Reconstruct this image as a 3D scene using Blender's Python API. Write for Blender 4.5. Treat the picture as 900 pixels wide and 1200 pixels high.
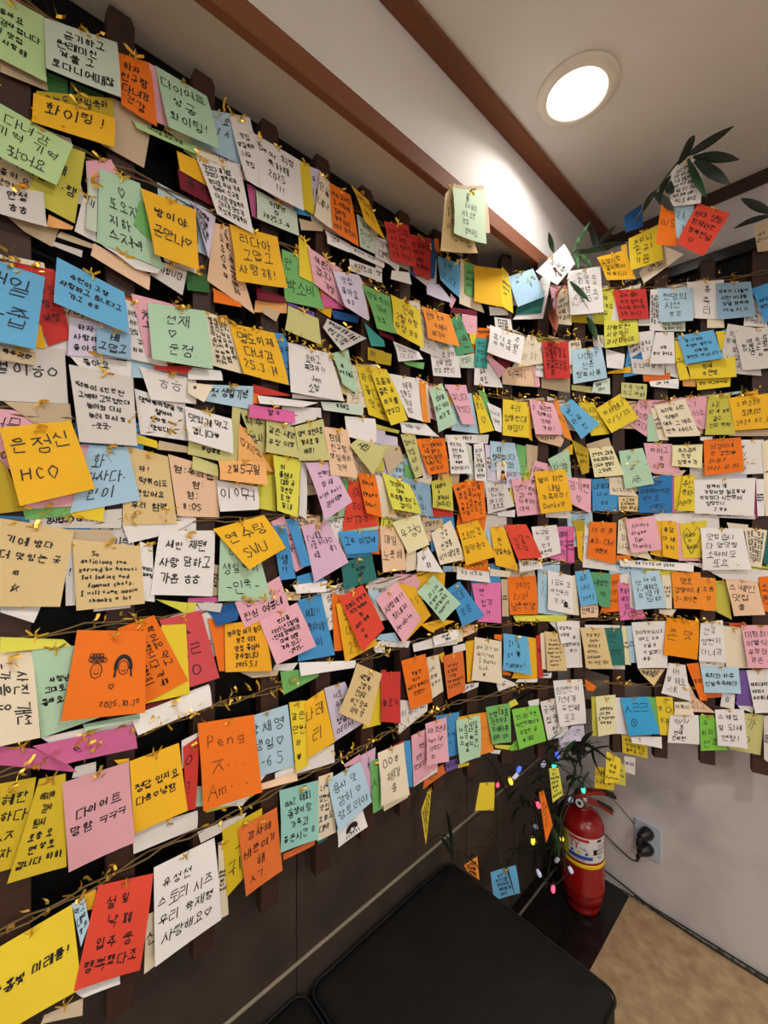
import bpy, math, random
import numpy as np
from mathutils import Vector, Matrix

scene = bpy.context.scene
COL = scene.collection
for _o in list(bpy.data.objects):
    bpy.data.objects.remove(_o)

# ---------------------------------------------------------------- camera
EYE = 1.42                                   # eye height in metres
F_PX = 490.0                                 # ultra-wide phone lens, focal length in pixels of a 900x1200 frame
HEAD = math.atan2(531.0, F_PX)               # heading away from the left wall's direction
cam_d = bpy.data.cameras.new('camera')
cam = bpy.data.objects.new('camera', cam_d)
COL.objects.link(cam)
cam_d.sensor_fit = 'VERTICAL'
cam_d.sensor_height = 36.0
cam_d.lens = 36.0 * F_PX / 1200.0
cam_d.shift_y = -8.0 / 1200.0
cam_d.clip_start = 0.02
cam.location = (0, 0, EYE)
cam.rotation_euler = (math.radians(90), 0, HEAD)
scene.camera = cam

# ---------------------------------------------------------------- world, colour management
world = bpy.data.worlds.new('world')
scene.world = world
world.use_nodes = True
world.node_tree.nodes['Background'].inputs[0].default_value = (1.0, 0.93, 0.85, 1)
world.node_tree.nodes['Background'].inputs[1].default_value = 0.18
scene.view_settings.view_transform = 'Standard'
scene.view_settings.look = 'None'
scene.view_settings.gamma = 1
scene.view_settings.use_curve_mapping = False
scene.view_settings.exposure = -0.12

# ceiling downlights of the room: (x, y, watts, seen)
CEIL = 2.425
LAMPS = [(-.429, 1.032, 2.6), (.40, .35, 8.5), (.30, -.85, 4.0), (1.25, 1.0, 6.5), (1.4, -.85, 6.0)]
FILL_LAMPS = [(1.35, .1, 1.75, 42.0), (.5, -1.5, 1.75, 24.0)]  # added fill lamps, out of frame
for lx, ly, w in LAMPS:
    ld = bpy.data.lights.new('downlight_glow', 'AREA')
    ld.shape = 'DISK'; ld.size = .13; ld.energy = w; ld.color = (1.0, .955, .895); ld.spread = math.radians(150)
    lo = bpy.data.objects.new('downlight_glow', ld)
    lo.location = (lx, ly, CEIL - .022)
    COL.objects.link(lo)

# unseen fill lamps added out of frame to brighten the ceiling
for lx, ly, lz, w in FILL_LAMPS:
    ld = bpy.data.lights.new('pendant_glow', 'POINT')
    ld.energy = w; ld.color = (1.0, .95, .885); ld.shadow_soft_size = .12
    lo = bpy.data.objects.new('pendant_glow', ld)
    lo.location = (lx, ly, lz)
    COL.objects.link(lo)

rnd = random.Random(7)

# ---------------------------------------------------------------- helpers
def srgb(r, g, b):
    f = lambda v: (v / 255 / 12.92) if v / 255 <= .04045 else ((v / 255 + .055) / 1.055) ** 2.4
    return (f(r), f(g), f(b), 1)

def mat(name, col, rough=.6, metal=0.0, noise=None, emit=None, bump=None, spec=.5, coat=0.0):
    """noise = (scale, second colour, low, high); bump = (scale, strength)"""
    m = bpy.data.materials.new(name)
    m.use_nodes = True
    nt = m.node_tree
    b = nt.nodes['Principled BSDF']
    b.inputs['Base Color'].default_value = col
    b.inputs['Roughness'].default_value = rough
    b.inputs['Metallic'].default_value = metal
    b.inputs['Specular IOR Level'].default_value = spec
    b.inputs['Coat Weight'].default_value = coat
    m.diffuse_color = col
    if emit:
        b.inputs['Emission Color'].default_value = emit[0]
        b.inputs['Emission Strength'].default_value = emit[1]
    tc = None
    if noise or bump:
        tc = nt.nodes.new('ShaderNodeTexCoord')
    if noise:
        n = nt.nodes.new('ShaderNodeTexNoise'); n.inputs['Scale'].default_value = noise[0]
        n.inputs['Detail'].default_value = 6
        if len(noise) > 4:
            mp = nt.nodes.new('ShaderNodeMapping'); mp.inputs['Scale'].default_value = noise[4]
            nt.links.new(tc.outputs['Object'], mp.inputs[0]); nt.links.new(mp.outputs[0], n.inputs['Vector'])
        else:
            nt.links.new(tc.outputs['Object'], n.inputs['Vector'])
        r = nt.nodes.new('ShaderNodeValToRGB')
        r.color_ramp.elements[0].position = noise[2]; r.color_ramp.elements[0].color = col
        r.color_ramp.elements[1].position = noise[3]; r.color_ramp.elements[1].color = noise[1]
        nt.links.new(n.outputs['Fac'], r.inputs[0]); nt.links.new(r.outputs[0], b.inputs['Base Color'])
    if bump:
        n2 = nt.nodes.new('ShaderNodeTexNoise'); n2.inputs['Scale'].default_value = bump[0]; n2.inputs['Detail'].default_value = 5
        nt.links.new(tc.outputs['Object'], n2.inputs['Vector'])
        bp = nt.nodes.new('ShaderNodeBump'); bp.inputs['Strength'].default_value = bump[1]; bp.inputs['Distance'].default_value = .002
        nt.links.new(n2.outputs['Fac'], bp.inputs['Height']); nt.links.new(bp.outputs[0], b.inputs['Normal'])
    return m

class MB:
    """collects faces, links them as one mesh object"""
    def __init__(s): s.v = []; s.f = []; s.mi = []; s.m = 0
    def add(s, vs, fs):
        k = len(s.v); s.v += [tuple(v) for v in vs]; s.f += [tuple(i + k for i in f) for f in fs]; s.mi += [s.m] * len(fs)
    def box(s, x0, x1, y0, y1, z0, z1, bev=0.0):
        if bev <= 0:
            vs = [(x, y, z) for x in (x0, x1) for y in (y0, y1) for z in (z0, z1)]
            s.add(vs, [(0, 1, 3, 2), (4, 6, 7, 5), (0, 4, 5, 1), (2, 3, 7, 6), (0, 2, 6, 4), (1, 5, 7, 3)])
            return
        b = bev; rings = []
        for z, i in ((z0, b), (z0 + b, 0), (z1 - b, 0), (z1, b)):
            a = [(x0 + i + b, y0 + i), (x1 - i - b, y0 + i), (x1 - i, y0 + i + b), (x1 - i, y1 - i - b), (x1 - i - b, y1 - i), (x0 + i + b, y1 - i), (x0 + i, y1 - i - b), (x0 + i, y0 + i + b)]
            rings.append([(x, y, z) for x, y in a])
        fs = [tuple(reversed(range(8))), tuple(range(24, 32))]
        for r in range(3):
            for k in range(8):
                fs.append((r * 8 + k, r * 8 + (k + 1) % 8, r * 8 + 8 + (k + 1) % 8, r * 8 + 8 + k))
        s.add([p for r in rings for p in r], fs)
    def lathe(s, prof, cx=0, cy=0, n=32):
        vs = []; fs = []
        for r, z in prof:
            for k in range(n):
                a = 2 * math.pi * k / n; vs.append((cx + r * math.cos(a), cy + r * math.sin(a), z))
        for i in range(len(prof) - 1):
            for k in range(n):
                fs.append((i * n + k, i * n + (k + 1) % n, i * n + n + (k + 1) % n, i * n + n + k))
        fs.append(tuple(reversed(range(n)))); fs.append(tuple(range((len(prof) - 1) * n, len(prof) * n)))
        s.add(vs, fs)
    def tube(s, pts, r, n=6, close=True):
        pts = [Vector(p) for p in pts]; vs = []; fs = []
        up = Vector((.13, .21, .97)).normalized()
        for i, p in enumerate(pts):
            t = (pts[min(i + 1, len(pts) - 1)] - pts[max(i - 1, 0)])
            t = t.normalized() if t.length > 1e-9 else Vector((0, 0, 1))
            a = t.cross(up)
            if a.length < .05: a = t.cross(Vector((1, 0, 0)))
            a.normalize(); b = t.cross(a)
            rr = r[i] if isinstance(r, (list, tuple)) else r
            for k in range(n):
                an = 2 * math.pi * k / n; vs.append(p + a * math.cos(an) * rr + b * math.sin(an) * rr)
        for i in range(len(pts) - 1):
            for k in range(n):
                fs.append((i * n + k, i * n + (k + 1) % n, i * n + n + (k + 1) % n, i * n + n + k))
        if close:
            fs.append(tuple(reversed(range(n)))); fs.append(tuple(range((len(pts) - 1) * n, len(pts) * n)))
        s.add(vs, fs)
    def mesh(s, name, mats, smooth=False):
        me = bpy.data.meshes.new(name)
        me.from_pydata([tuple(v) for v in s.v], [], s.f)
        for m in (mats if isinstance(mats, (list, tuple)) else [mats]): me.materials.append(m)
        if isinstance(mats, (list, tuple)) and len(mats) > 1: me.polygons.foreach_set('material_index', s.mi)
        if smooth: me.polygons.foreach_set('use_smooth', [True] * len(me.polygons))
        me.update()
        return me
    def build(s, name, mats, parent=None, loc=(0, 0, 0), smooth=False):
        return link(name, s.mesh(name, mats, smooth), parent, loc)

def link(name, data, parent=None, loc=(0, 0, 0)):
    o = bpy.data.objects.new(name, data); COL.objects.link(o); o.location = loc
    if parent: o.parent = parent
    return o

def tag(o, label=None, cat=None, group=None, kind=None):
    if label: o['label'] = label
    if cat: o['category'] = cat
    if group: o['group'] = group
    if kind: o['kind'] = kind
    return o

# ---------------------------------------------------------------- stroke lettering (hand-written hangul, latin, digits, marks)
def arc(cx, cy, rx, ry, a0=0, a1=360, n=8):
    return [(cx + rx * math.cos(math.radians(a0 + (a1 - a0) * k / n)), cy + ry * math.sin(math.radians(a0 + (a1 - a0) * k / n))) for k in range(n + 1)]
def PL(s):
    """'00 10 85' -> polyline on a 0..9 grid; '/' starts a new stroke"""
    return [[(int(p[0]) / 9, int(p[1]) / 9) for p in st.split()] for st in s.split('/')]
CONS = {'ㄱ': PL('00 90 79'), 'ㄴ': PL('00 09 99'), 'ㄷ': PL('90 00 09 99'), 'ㄹ': PL('00 90 94 04 09 99'), 'ㅁ': PL('00 90 99 09 00'),
 'ㅂ': PL('00 09 99 90/05 95'), 'ㅅ': PL('50 43 09/43 99'), 'ㅇ': [arc(.5, .55, .42, .42)], 'ㅈ': PL('01 91 54 09/54 99'),
 'ㅊ': PL('40 60/12 82 54 09/54 99'), 'ㅋ': PL('00 90 79/04 94'), 'ㅌ': PL('90 00 09 99/04 94'), 'ㅍ': PL('00 90/09 99/30 39/60 69'),
 'ㅎ': PL('40 60/02 92') + [arc(.5, .72, .3, .26)]}
def pair(c):
    return [[(x * .45, y) for x, y in s] for s in CONS[c]] + [[(x * .45 + .55, y) for x, y in s] for s in CONS[c]]
for d, c in (('ㄲ', 'ㄱ'), ('ㄸ', 'ㄷ'), ('ㅃ', 'ㅂ'), ('ㅆ', 'ㅅ'), ('ㅉ', 'ㅈ')): CONS[d] = pair(c)
VV = {'ㅏ': '40 49/44 94', 'ㅐ': '30 39/34 64/70 79', 'ㅑ': '40 49/43 93/46 96', 'ㅒ': '30 39/33 63/36 66/70 79', 'ㅓ': '70 79/15 75', 'ㅔ': '50 59/15 55/80 89',
      'ㅕ': '70 79/13 73/16 76', 'ㅖ': '50 59/13 53/16 56/80 89', 'ㅣ': '50 59', 'ㅗ': '09 99/52 59', 'ㅛ': '09 99/32 39/62 69', 'ㅜ': '02 92/52 59', 'ㅠ': '02 92/32 39/62 69', 'ㅡ': '05 95'}
VV = {k: PL(v) for k, v in VV.items()}
CL = 'ㄱㄲㄴㄷㄸㄹㅁㅂㅃㅅㅆㅇㅈㅉㅊㅋㅌㅍㅎ'
VL = ['ㅏ', 'ㅐ', 'ㅑ', 'ㅒ', 'ㅓ', 'ㅔ', 'ㅕ', 'ㅖ', 'ㅗ', 'ㅗㅏ', 'ㅗㅐ', 'ㅗㅣ', 'ㅛ', 'ㅜ', 'ㅜㅓ', 'ㅜㅔ', 'ㅜㅣ', 'ㅠ', 'ㅡ', 'ㅡㅣ', 'ㅣ']
FL = ['', 'ㄱ', 'ㄲ', 'ㄱㅅ', 'ㄴ', 'ㄴㅈ', 'ㄴㅎ', 'ㄷ', 'ㄹ', 'ㄹㄱ', 'ㄹㅁ', 'ㄹㅂ', 'ㄹㅅ', 'ㄹㅌ', 'ㄹㅍ', 'ㄹㅎ', 'ㅁ', 'ㅂ', 'ㅂㅅ', 'ㅅ', 'ㅆ', 'ㅇ', 'ㅈ', 'ㅊ', 'ㅋ', 'ㅌ', 'ㅍ', 'ㅎ']
LAT = {'A': '09 40 89/25 75', 'B': '00 09/00 61 64 04/04 75 78 09', 'C': '82 50 13 16 49 88', 'D': '00 09/00 62 86 09', 'E': '80 00 09 89/04 64', 'H': '00 09/80 89/04 84',
 'I': '40 49/10 70/19 79', 'K': '00 09/80 04 89', 'M': '09 10 46 80 89', 'N': '09 00 89 80', 'O': '40 13 16 49 86 83 40', 'P': '09 00 61 64 05', 'Q': '40 13 16 49 86 83 40/66 99', 'R': '09 00 61 64 05 89',
 'S': '81 40 02 44 86 49 08', 'T': '00 90/50 49', 'U': '00 07 49 87 80', 'W': '00 29 44 69 80', 'Y': '00 44 80/44 49', 'Z': '00 80 09 89', 'G': '81 40 03 06 49 86 55 85', 'L': '00 09 79', 'X': '00 89/80 09', 'V': '00 49 80', 'F': '80 00 09/04 64', 'J': '70 77 39 08',
 'a': '64 24 06 29 66 64 79', 'b': '00 09/05 44 77 39 09', 'c': '64 24 06 29 68', 'd': '60 69/65 24 06 29 67', 'e': '06 66 44 14 06 29 68', 'f': '70 41 39/14 64', 'g': '64 24 06 28 67/64 69 19',
 'h': '00 09/05 34 55 69', 'i': '34 39/31 32', 'k': '00 09/64 06 69', 'l': '30 39', 'm': '09 04/05 24 39/35 64 79', 'n': '09 04/06 34 55 59', 'o': '34 06 39 66 34', 'p': '04 09/04 54 66 37 07', 'r': '14 19/16 34 64', 's': '64 14 26 57 59 09',
 't': '31 38 69/13 64', 'u': '04 08 39 64/64 69', 'v': '04 39 64', 'w': '04 19 35 59 74', 'y': '04 37/64 19', 'z': '04 64 09 69', 'j': '44 48 19', 'q': '64 24 06 28 67/64 69', 'x': '04 69/64 09',
 '0': '40 13 16 49 76 73 40', '1': '31 50 59', '2': '12 40 72 09 79', '3': '10 61 44 66 49 08', '4': '60 06 76/50 59', '5': '70 10 14 54 77 49 08', '6': '60 14 17 49 67 55 15', '7': '00 70 39', '8': '41 13 45 77 49 17 45 73 41', '9': '63 41 13 35 63 60 59',
 '.': '38 49', ',': '37 29', '!': '50 46/48 49', '?': '11 40 72 45 46/48 49', '-': '15 75', '/': '70 19', ':': '32 33/37 38', '(': '60 33 36 69', ')': '20 53 56 29', '~': '05 24 46 65', "'": '40 32', '+': '42 48/15 75', '木': '03 93/50 59/54 19/54 99', '系': '50 32 63 25/55 59', '本': '03 93/50 59/54 19/54 99/37 77', '班': '01 41/05 45/20 28/60 89/55 95',
 '平': '01 91/04 94/50 59', '野': '00 40 44 04 00/02 42/20 28/08 48/60 90 62/53 93 75/72 79', '太': '03 93/50 43 09/43 99/46 57', 'る': '10 80 34 64 86 49 28', '。': '17 28 37 26', '∞': '05 13 27 36 54 73 86 67 54', '★': '09 40 89 03 93 09'}
LAT = {k: PL(v) for k, v in LAT.items()}
HEARTL = [(.5, .95), (.1, .5), (.05, .25), (.25, .08), (.5, .3), (.75, .08), (.95, .25), (.9, .5), (.5, .95)]
LAT['÷'] = LAT['/']
LAT['♡'] = [HEARTL]
LAT['♥'] = [HEARTL, [(.5, .8), (.25, .45), (.3, .25), (.5, .5), (.72, .25), (.75, .45), (.5, .75)], [(.5, .35), (.5, .8)], [(.3, .35), (.7, .4)]]
LAT['ⓢ'] = [arc(.5, .5, .5, .5, n=12), [(.65, .35), (.4, .3), (.6, .6), (.35, .65)]]
def glyph(ch):
    """-> (width, strokes) in a cell of height 1"""
    o = ord(ch)
    if 0xAC00 <= o <= 0xD7A3:
        o -= 0xAC00; i, v, f = CL[o // 588], VL[(o % 588) // 28], FL[o % 28]
        st = []
        def put(src, x0, y0, x1, y1):
            for s in src: st.append([(x0 + x * (x1 - x0), y0 + y * (y1 - y0)) for x, y in s])
        h = .56 if f else 1.0
        hor = v[0] in 'ㅗㅛㅜㅠㅡ'
        if not hor:
            put(CONS[i], .03, .08 * h, .5, .85 * h); put(VV[v], .52, 0, .98, h)
        elif len(v) == 1:
            put(CONS[i], .2, 0, .8, .52 * h); put(VV[v], .02, .55 * h, .98, .98 * h)
        else:
            put(CONS[i], .05, 0, .5, .5 * h); put(VV[v[0]], .0, .52 * h, .6, .9 * h); put(VV[v[1]], .6, 0, .98, h)
        if f:
            if len(f) == 1: put(CONS[f], .22, .64, .85, 1)
            else: put(CONS[f[0]], .1, .64, .48, 1); put(CONS[f[1]], .55, .64, .93, 1)
        return .95, st
    if ch in CONS: return .8, [[(.05 + x * .7, .15 + y * .75) for x, y in s] for s in CONS[ch]]
    if ch in VV: return .6, VV[ch]
    if ch in LAT:
        w = .52 if ch.isascii() else .8
        if ch in ".,!':il1": w = .34
        return w, [[(x * (.56 if ch.isascii() else .75), .1 + y * .85) for x, y in s] for s in LAT[ch]]
    return .36, []
FACE = None
def face_drawing():
    s = []
    s.append(arc(.32, .46, .075, .09)); s += [arc(.24 + .035 * k, .33 + .012 * (k % 2), .032, .03) for k in range(6)]; s += [arc(.25 + .04 * k, .29, .03, .026) for k in range(4)]
    s += [[(.29, .45), (.30, .45)], [(.34, .45), (.35, .45)], arc(.32, .48, .03, .02, 10, 170, 4)]
    s.append(arc(.68, .44, .07, .085)); s += [arc(.68, .43, .085 + .008 * k, .105 + .008 * k, 165, 375, 10) for k in range(6)]
    s += [[(.65, .43), (.66, .43)], [(.70, .43), (.71, .43)], arc(.68, .46, .03, .02, 10, 170, 4)]
    s += [[(.57 + .005 * k, .44), (.555 + .006 * k, .55)] for k in range(4)] + [[(.79 - .005 * k, .44), (.80 - .004 * k, .55)] for k in range(4)]
    s += [[(.5 + x * .07, .62 + y * .07) for x, y in HEARTL]]
    return s
POOL = '맛있게 먹고 갑니다 떡볶이 최고 사랑해 생일축하 또 올게요 행복하자 우리 여기 맛집 감사합니다 오늘도 건강 가족 친구랑 왔어요 대박 너무 맛있다 화이팅 다녀감 좋아요 영원히 함께 하하 ㅎㅎ 여행 기억 하자'.split()
def text_strokes(txt, w, h, rot, seed):
    """strokes in note uv (0..1, v down) for a note w x h metres"""
    r = random.Random(seed)
    if rot: w, h = h, w
    out = []
    if txt in ('FACES', 'HEAD', 'FIGURE', 'BLOB') or txt.startswith('HEART'):
        if txt == 'FACES':
            out = face_drawing(); lines = ['', '', '', '', '', '        2025.10.30']
        elif txt == 'HEAD':
            out = [arc(.5, .5, .05 + .02 * k, .06 + .022 * k, 150, 390, 8) for k in range(9)] + [arc(.5, .58, .12, .14), [(.42, .6), (.45, .6)], [(.55, .6), (.58, .6)]] + [[(.3 + .08 * k, .7), (.28 + .09 * k, .9)] for k in range(6)]; lines = []
        elif txt == 'BLOB':
            out = [arc(.72, .78, .02 + .012 * k, .015 + .012 * k, 0, 330, 7) for k in range(6)] + [[(.6, .84), (.9, .86)]]; lines = ['ㅣ 모두 오', '사전주리', '기 ㅊㄴ']
        elif txt == 'FIGURE': lines = []
        else:
            out = [[(.05 + x * .85, .08 + y * .85) for x, y in HEARTL]]; lines = ['', 'EURO', '♡', 'SAMSU', '']
    elif txt[0] == '~':
        n = int(txt[1:]) if len(txt) > 1 and txt[1:].isdigit() else 4
        per = max(3, int(n * 1.5 * w / h * .9)) if h > 0 else 5
        lines = []
        for k in range(n):
            s = ''
            while len(s) < min(per, 14): s += r.choice(POOL) + ' '
            lines.append(s.strip()[:16])
    else:
        lines = []
        for ln in txt.split('/'):
            if ln == '~': ln = r.choice(POOL) + ' ' + r.choice(POOL)
            lines.append(ln)
    if lines:
        n = len(lines); top, bot = .14, .95
        lh = (bot - top) * h / n; lw = max(max((sum(glyph(c)[0] for c in l) + .12 * len(l)) for l in lines), 1)
        em = min(lh * .72, .86 * w / lw)
        if n <= 3: em = min(em, h * (.42, .30, .24)[n - 1])
        lh = min(lh, em * 1.75)
        y0 = top * h + max(0, ((bot - top) * h - lh * n) * .45)
        sl = r.uniform(-.02, .14); dr = r.uniform(-.09, .04)
        for k, l in enumerate(lines):
            tw = (sum(glyph(c)[0] for c in l) + .12 * len(l)) * em
            x = max(.07 * w, (w - tw) * r.uniform(.25, .6))
            for c in l:
                gw, st = glyph(c); e = em * r.uniform(.78, 1.12); jy = r.uniform(-.09, .09) * em
                for s in st:
                    q = []
                    for a, b in s:
                        px = x + a * e - b * e * sl * 1.5; py = y0 + k * lh + b * e + jy + dr * (x - w * .4) * .6
                        q.append(((px + r.uniform(-.05, .05) * e) / w, (py + r.uniform(-.05, .05) * e) / h))
                    out.append(q)
                x += (gw + .12) * em
    if rot: out = [[(1 - v, u) for u, v in s] for s in out]
    return out

def ribbons(mb, strokes, fn, width, w, h):
    """thin ink ribbons; fn(u,v)->Vector on the sheet"""
    for s in strokes:
        s = [(min(max(u, .015), .985), min(max(v, .015), .985)) for u, v in s]
        if len(s) < 2: continue
        vs = []; fs = []
        for i, (u, v) in enumerate(s):
            a = s[max(i - 1, 0)]; b = s[min(i + 1, len(s) - 1)]
            dx, dy = (b[0] - a[0]) * w, (b[1] - a[1]) * h
            L = math.hypot(dx, dy) or 1; nx, ny = -dy / L * width / 2, dx / L * width / 2
            vs.append(fn(u + nx / w, v + ny / h)); vs.append(fn(u - nx / w, v - ny / h))
            if i: k = 2 * i; fs.append((k - 2, k - 1, k + 1, k))
        mb.add(vs, fs)

# ---------------------------------------------------------------- materials
white_wall = mat('ceiling_paper', srgb(226, 223, 219), .9, noise=(3.0, srgb(218, 214, 209), .35, .7), bump=(260, .25))
plaster = mat('grey_plaster', srgb(214, 209, 208), .85, noise=(4.5, srgb(178, 173, 176), .45, .75), bump=(60, .35))
tile_m = mat('brown_tile', srgb(74, 63, 55), .42, noise=(9, srgb(58, 49, 43), .3, .7), bump=(40, .1))
grout_m = mat('grout', srgb(120, 110, 98), .9)
grout_d = mat('dark_grout', srgb(50, 43, 38), .9)
wood_dark = mat('dark_stained_wood', srgb(66, 38, 25), .6, noise=(14, srgb(40, 23, 16), .3, .75, (1, 1, .12)), bump=(90, .2))
wood_red = mat('red_brown_trim_wood', srgb(132, 78, 50), .75, noise=(12, srgb(98, 54, 34), .3, .75, (1, .1, 1)), bump=(120, .15))
board_m = mat('black_board', srgb(16, 14, 13), .6, spec=.2)
floor_m = mat('tan_stone_floor', srgb(190, 162, 124), .5, noise=(24, srgb(150, 120, 86), .34, .74), bump=(30, .3))
black_stone = mat('black_stone', srgb(20, 18, 17), .28, noise=(30, srgb(32, 29, 27), .4, .8))
leather = mat('black_leather', srgb(18, 16, 15), .6, bump=(420, .5), noise=(7, srgb(26, 24, 22), .45, .8), spec=.3)
black_cloth = mat('black_piping', srgb(14, 13, 13), .6)
ink = mat('ink', srgb(24, 22, 26), .6)
gold = mat('gold_foil', srgb(246, 204, 84), .3, .75)
jute = mat('jute_cord', srgb(122, 98, 62), .95)
brass = mat('dark_brass', srgb(200, 180, 120), .3, 1.0)
red_paint = mat('red_enamel', srgb(146, 15, 17), .25, coat=.5)
chrome = mat('chrome', srgb(220, 220, 225), .12, 1.0)
black_rub = mat('black_rubber', srgb(16, 16, 17), .45)
lab_white = mat('label_white', srgb(226, 224, 222), .4)
lab_yel = mat('label_yellow', srgb(206, 206, 60), .4)
lab_red = mat('label_red', srgb(190, 40, 50), .4)
lab_blue = mat('label_blue', srgb(40, 80, 170), .4)
band_yel = mat('band_yellow', srgb(246, 206, 30), .35)
plate_m = mat('socket_plate', srgb(186, 198, 214), .35)
leaf_m = mat('bamboo_leaf', srgb(48, 92, 52), .45, noise=(30, srgb(28, 62, 36), .3, .7))
leaf_d = mat('dark_leaf', srgb(24, 38, 28), .6)
leaf_l = mat('variegated_leaf', srgb(120, 160, 120), .5, noise=(60, srgb(60, 110, 70), .4, .6))
stem_m = mat('stem', srgb(40, 46, 28), .6)
leaf_r = mat('copper_leaf', srgb(140, 66, 40), .5)

PAPER = dict(LG=(192,226,162),A2=(208,222,206),M=(184,222,192),M2=(204,230,196),G=(122,190,112),G3=(92,165,120),G4=(134,208,84),HG=(60,112,62),E=(72,165,160),E2=(48,118,114),E3=(150,206,196),
 O=(244,124,34),O3=(226,116,54),O4=(247,152,54),O5=(244,152,26),R=(228,78,58),R2=(208,62,56),R3=(216,84,92),MR=(122,32,50),P=(240,182,198),P2=(220,164,174),K=(226,108,168),K2=(232,128,188),N2=(205,104,156),
 Y=(240,214,58),Y2=(226,224,88),Y3=(216,190,36),DY=(192,166,44),DY2=(214,188,48),D=(246,190,44),D2=(246,178,44),Q=(206,200,84),Q2=(208,206,138),C=(242,230,204),C2=(240,234,186),T=(206,186,156),T2=(228,202,148),
 L=(246,184,116),L2=(242,206,172),V=(220,212,236),V2=(226,188,218),U=(122,94,168),B=(76,156,218),B2=(108,184,232),B3=(174,212,238),B4=(52,128,194),B5=(64,170,228),S=(184,218,238),S2=(146,184,212),N=(38,92,156),W=(240,238,236),G2=(220,216,212))
SAT = 1.0
PM = {}
for k, c in PAPER.items():
    PM[k] = mat('paper_' + k, srgb(*c), .75, bump=(220, .08), spec=.25)

# ---------------------------------------------------------------- the setting
XL, YB = -.78, 1.695                # left wall, back wall
XR, YF = 2.4, -2.2                   # the rest of the room, out of frame
def struct(name, mb, m, parent=None, **k):
    o = mb.build(name, m, parent, **k)
    if not parent: o['kind'] = 'structure'
    return o
b = MB(); b.box(XL - .1, XR + .1, YF - .1, YB + .1, CEIL, CEIL + .1); struct('ceiling', b, white_wall)
b = MB(); b.box(XL - .1, XL - .008, YF, YB + .1, -.05, 2.10); wl0 = struct('wall_left', b, grout_m)
b = MB(); b.box(XL - .1, XL + .0, YF, YB + .1, 2.10, CEIL); b.build('upper_wall', white_wall, wl0)
k = 0
ys = [YF + .003] + [.467 + .6 * i for i in range(-4, 3)] + [YB]
zs = [0.0, .178, .448, .718, .988, 1.258, 1.528, 1.798, 2.098]
tm = {}
for yi in range(len(ys) - 1):
    for zi in range(len(zs) - 1):
        w_, h_ = ys[yi + 1] - ys[yi], zs[zi + 1] - zs[zi]
        if w_ < .02: continue
        key = (round(w_, 3), round(h_, 3))
        if key not in tm:
            m_ = MB(); m_.box(0, .008, .001, w_ - .001, .0025 if zi > 0 else 0, h_ - .0025, .0008); tm[key] = m_.mesh('tile', tile_m)
        link('tile', tm[key], wl0, (XL - .008 + rnd.uniform(0, .0008), ys[yi], zs[zi]))
b = MB(); b.box(XL, XR, YB, YB + .1, -.05, CEIL); wb0 = struct('wall_back', b, plaster)
b = MB(); b.box(-.70, .9, YB - .012, YB, .78, 2.20); b.build('backing_board', board_m, wb0)
b = MB(); b.box(XL + .0008, XL + .006, YF, YB - .012, .80, 2.171); b.build('backing_board', board_m, wl0)
b = MB(); b.box(-.62, .9, YB - .03, YB - .012, 2.185, 2.225, .004); b.build('board_rail', black_stone, wb0)
b = MB(); b.box(XR, XR + .1, YF - .1, YB + .1, -.05, CEIL); struct('wall_right', b, plaster)
b = MB(); b.box(XL - .1, XR + .1, YF - .1, YF, -.05, CEIL); struct('wall_front', b, plaster)
b = MB(); b.box(-.512, XR, YF, YB, -.05, 0); fl = struct('floor', b, floor_m)
b = MB(); b.box(XL, -.514, YF, .93, -.05, -.001); b.box(XL, -.514, .932, 1.30, -.05, -.001); b.box(XL, -.514, 1.302, YB, -.05, -.001); b.build('stone_slab', black_stone, fl)
b = MB(); b.box(-.749, -.742, YF, YB - .01, 0, .005, .001); struct('baseboard_left', b, grout_m)
b = MB()
b.box(-.5, XR, YB - .010, YB, 0, .007, .001)
struct('baseboard_back', b, black_stone)
# crumbling sealant along the foot of the back wall
b = MB(); r2 = random.Random(3)
for i in range(0):
    x = -.52 + i * .02 + r2.uniform(-.006, .006); s_ = r2.uniform(.004, .012)
    if 8 < i < 13: s_ *= 1.4
    b.box(x, x + r2.uniform(.01, .022), YB - .012 - s_, YB - .009, 0, s_ * .6, .001)
vs = []; fs = []
for i in range(150):
    x = -.53 + i * .012; s_ = r2.uniform(.002, .010) * (1.0 if 12 < i < 32 else (.5 if i < 60 else .25)); hh = r2.uniform(.003, .009)
    vs += [(x, YB - .010 - .001, .0005), (x + r2.uniform(-.003, .003), YB - .011 - s_ * .8, .0005), (x, YB - .0105, .008 + hh * .2)]
    if i: k_ = 3 * i; fs += [(k_-3, k_-2, k_+1, k_), (k_-2, k_-1, k_+2, k_+1)]
b.add(vs, fs)
tag(b.build('sealant', mat('old_sealant', srgb(130, 124, 116), .9, noise=(60, srgb(60, 55, 50), .45, .6)), wb0), kind='stuff')
# light weathered bead on the tile ledge line
b = MB(); b.box(XL, XL + .006, YF, YB - .01, .444, .450, .001); struct('trim_1', b, mat('ledge_bead', srgb(150, 138, 118), .6))
# dropped soffit along the left wall: its flat underside, its fascia, and the two brown mouldings
b = MB(); b.box(XL, -.612, YF, YB, 2.172, CEIL); b.build('soffit', white_wall, wl0)
b = MB(); b.box(-.624, -.604, YF, YB, 2.140, 2.185, .002); struct('trim_2', b, wood_red)
b = MB(); b.box(-.612, -.565, YF, YB - .016, 2.413, CEIL, .002); struct('trim_3', b, wood_red)
b = MB(); b.box(-.60, XR, YB - .014, YB, 2.385, CEIL, .002); struct('trim_4', b, wood_dark)

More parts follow.
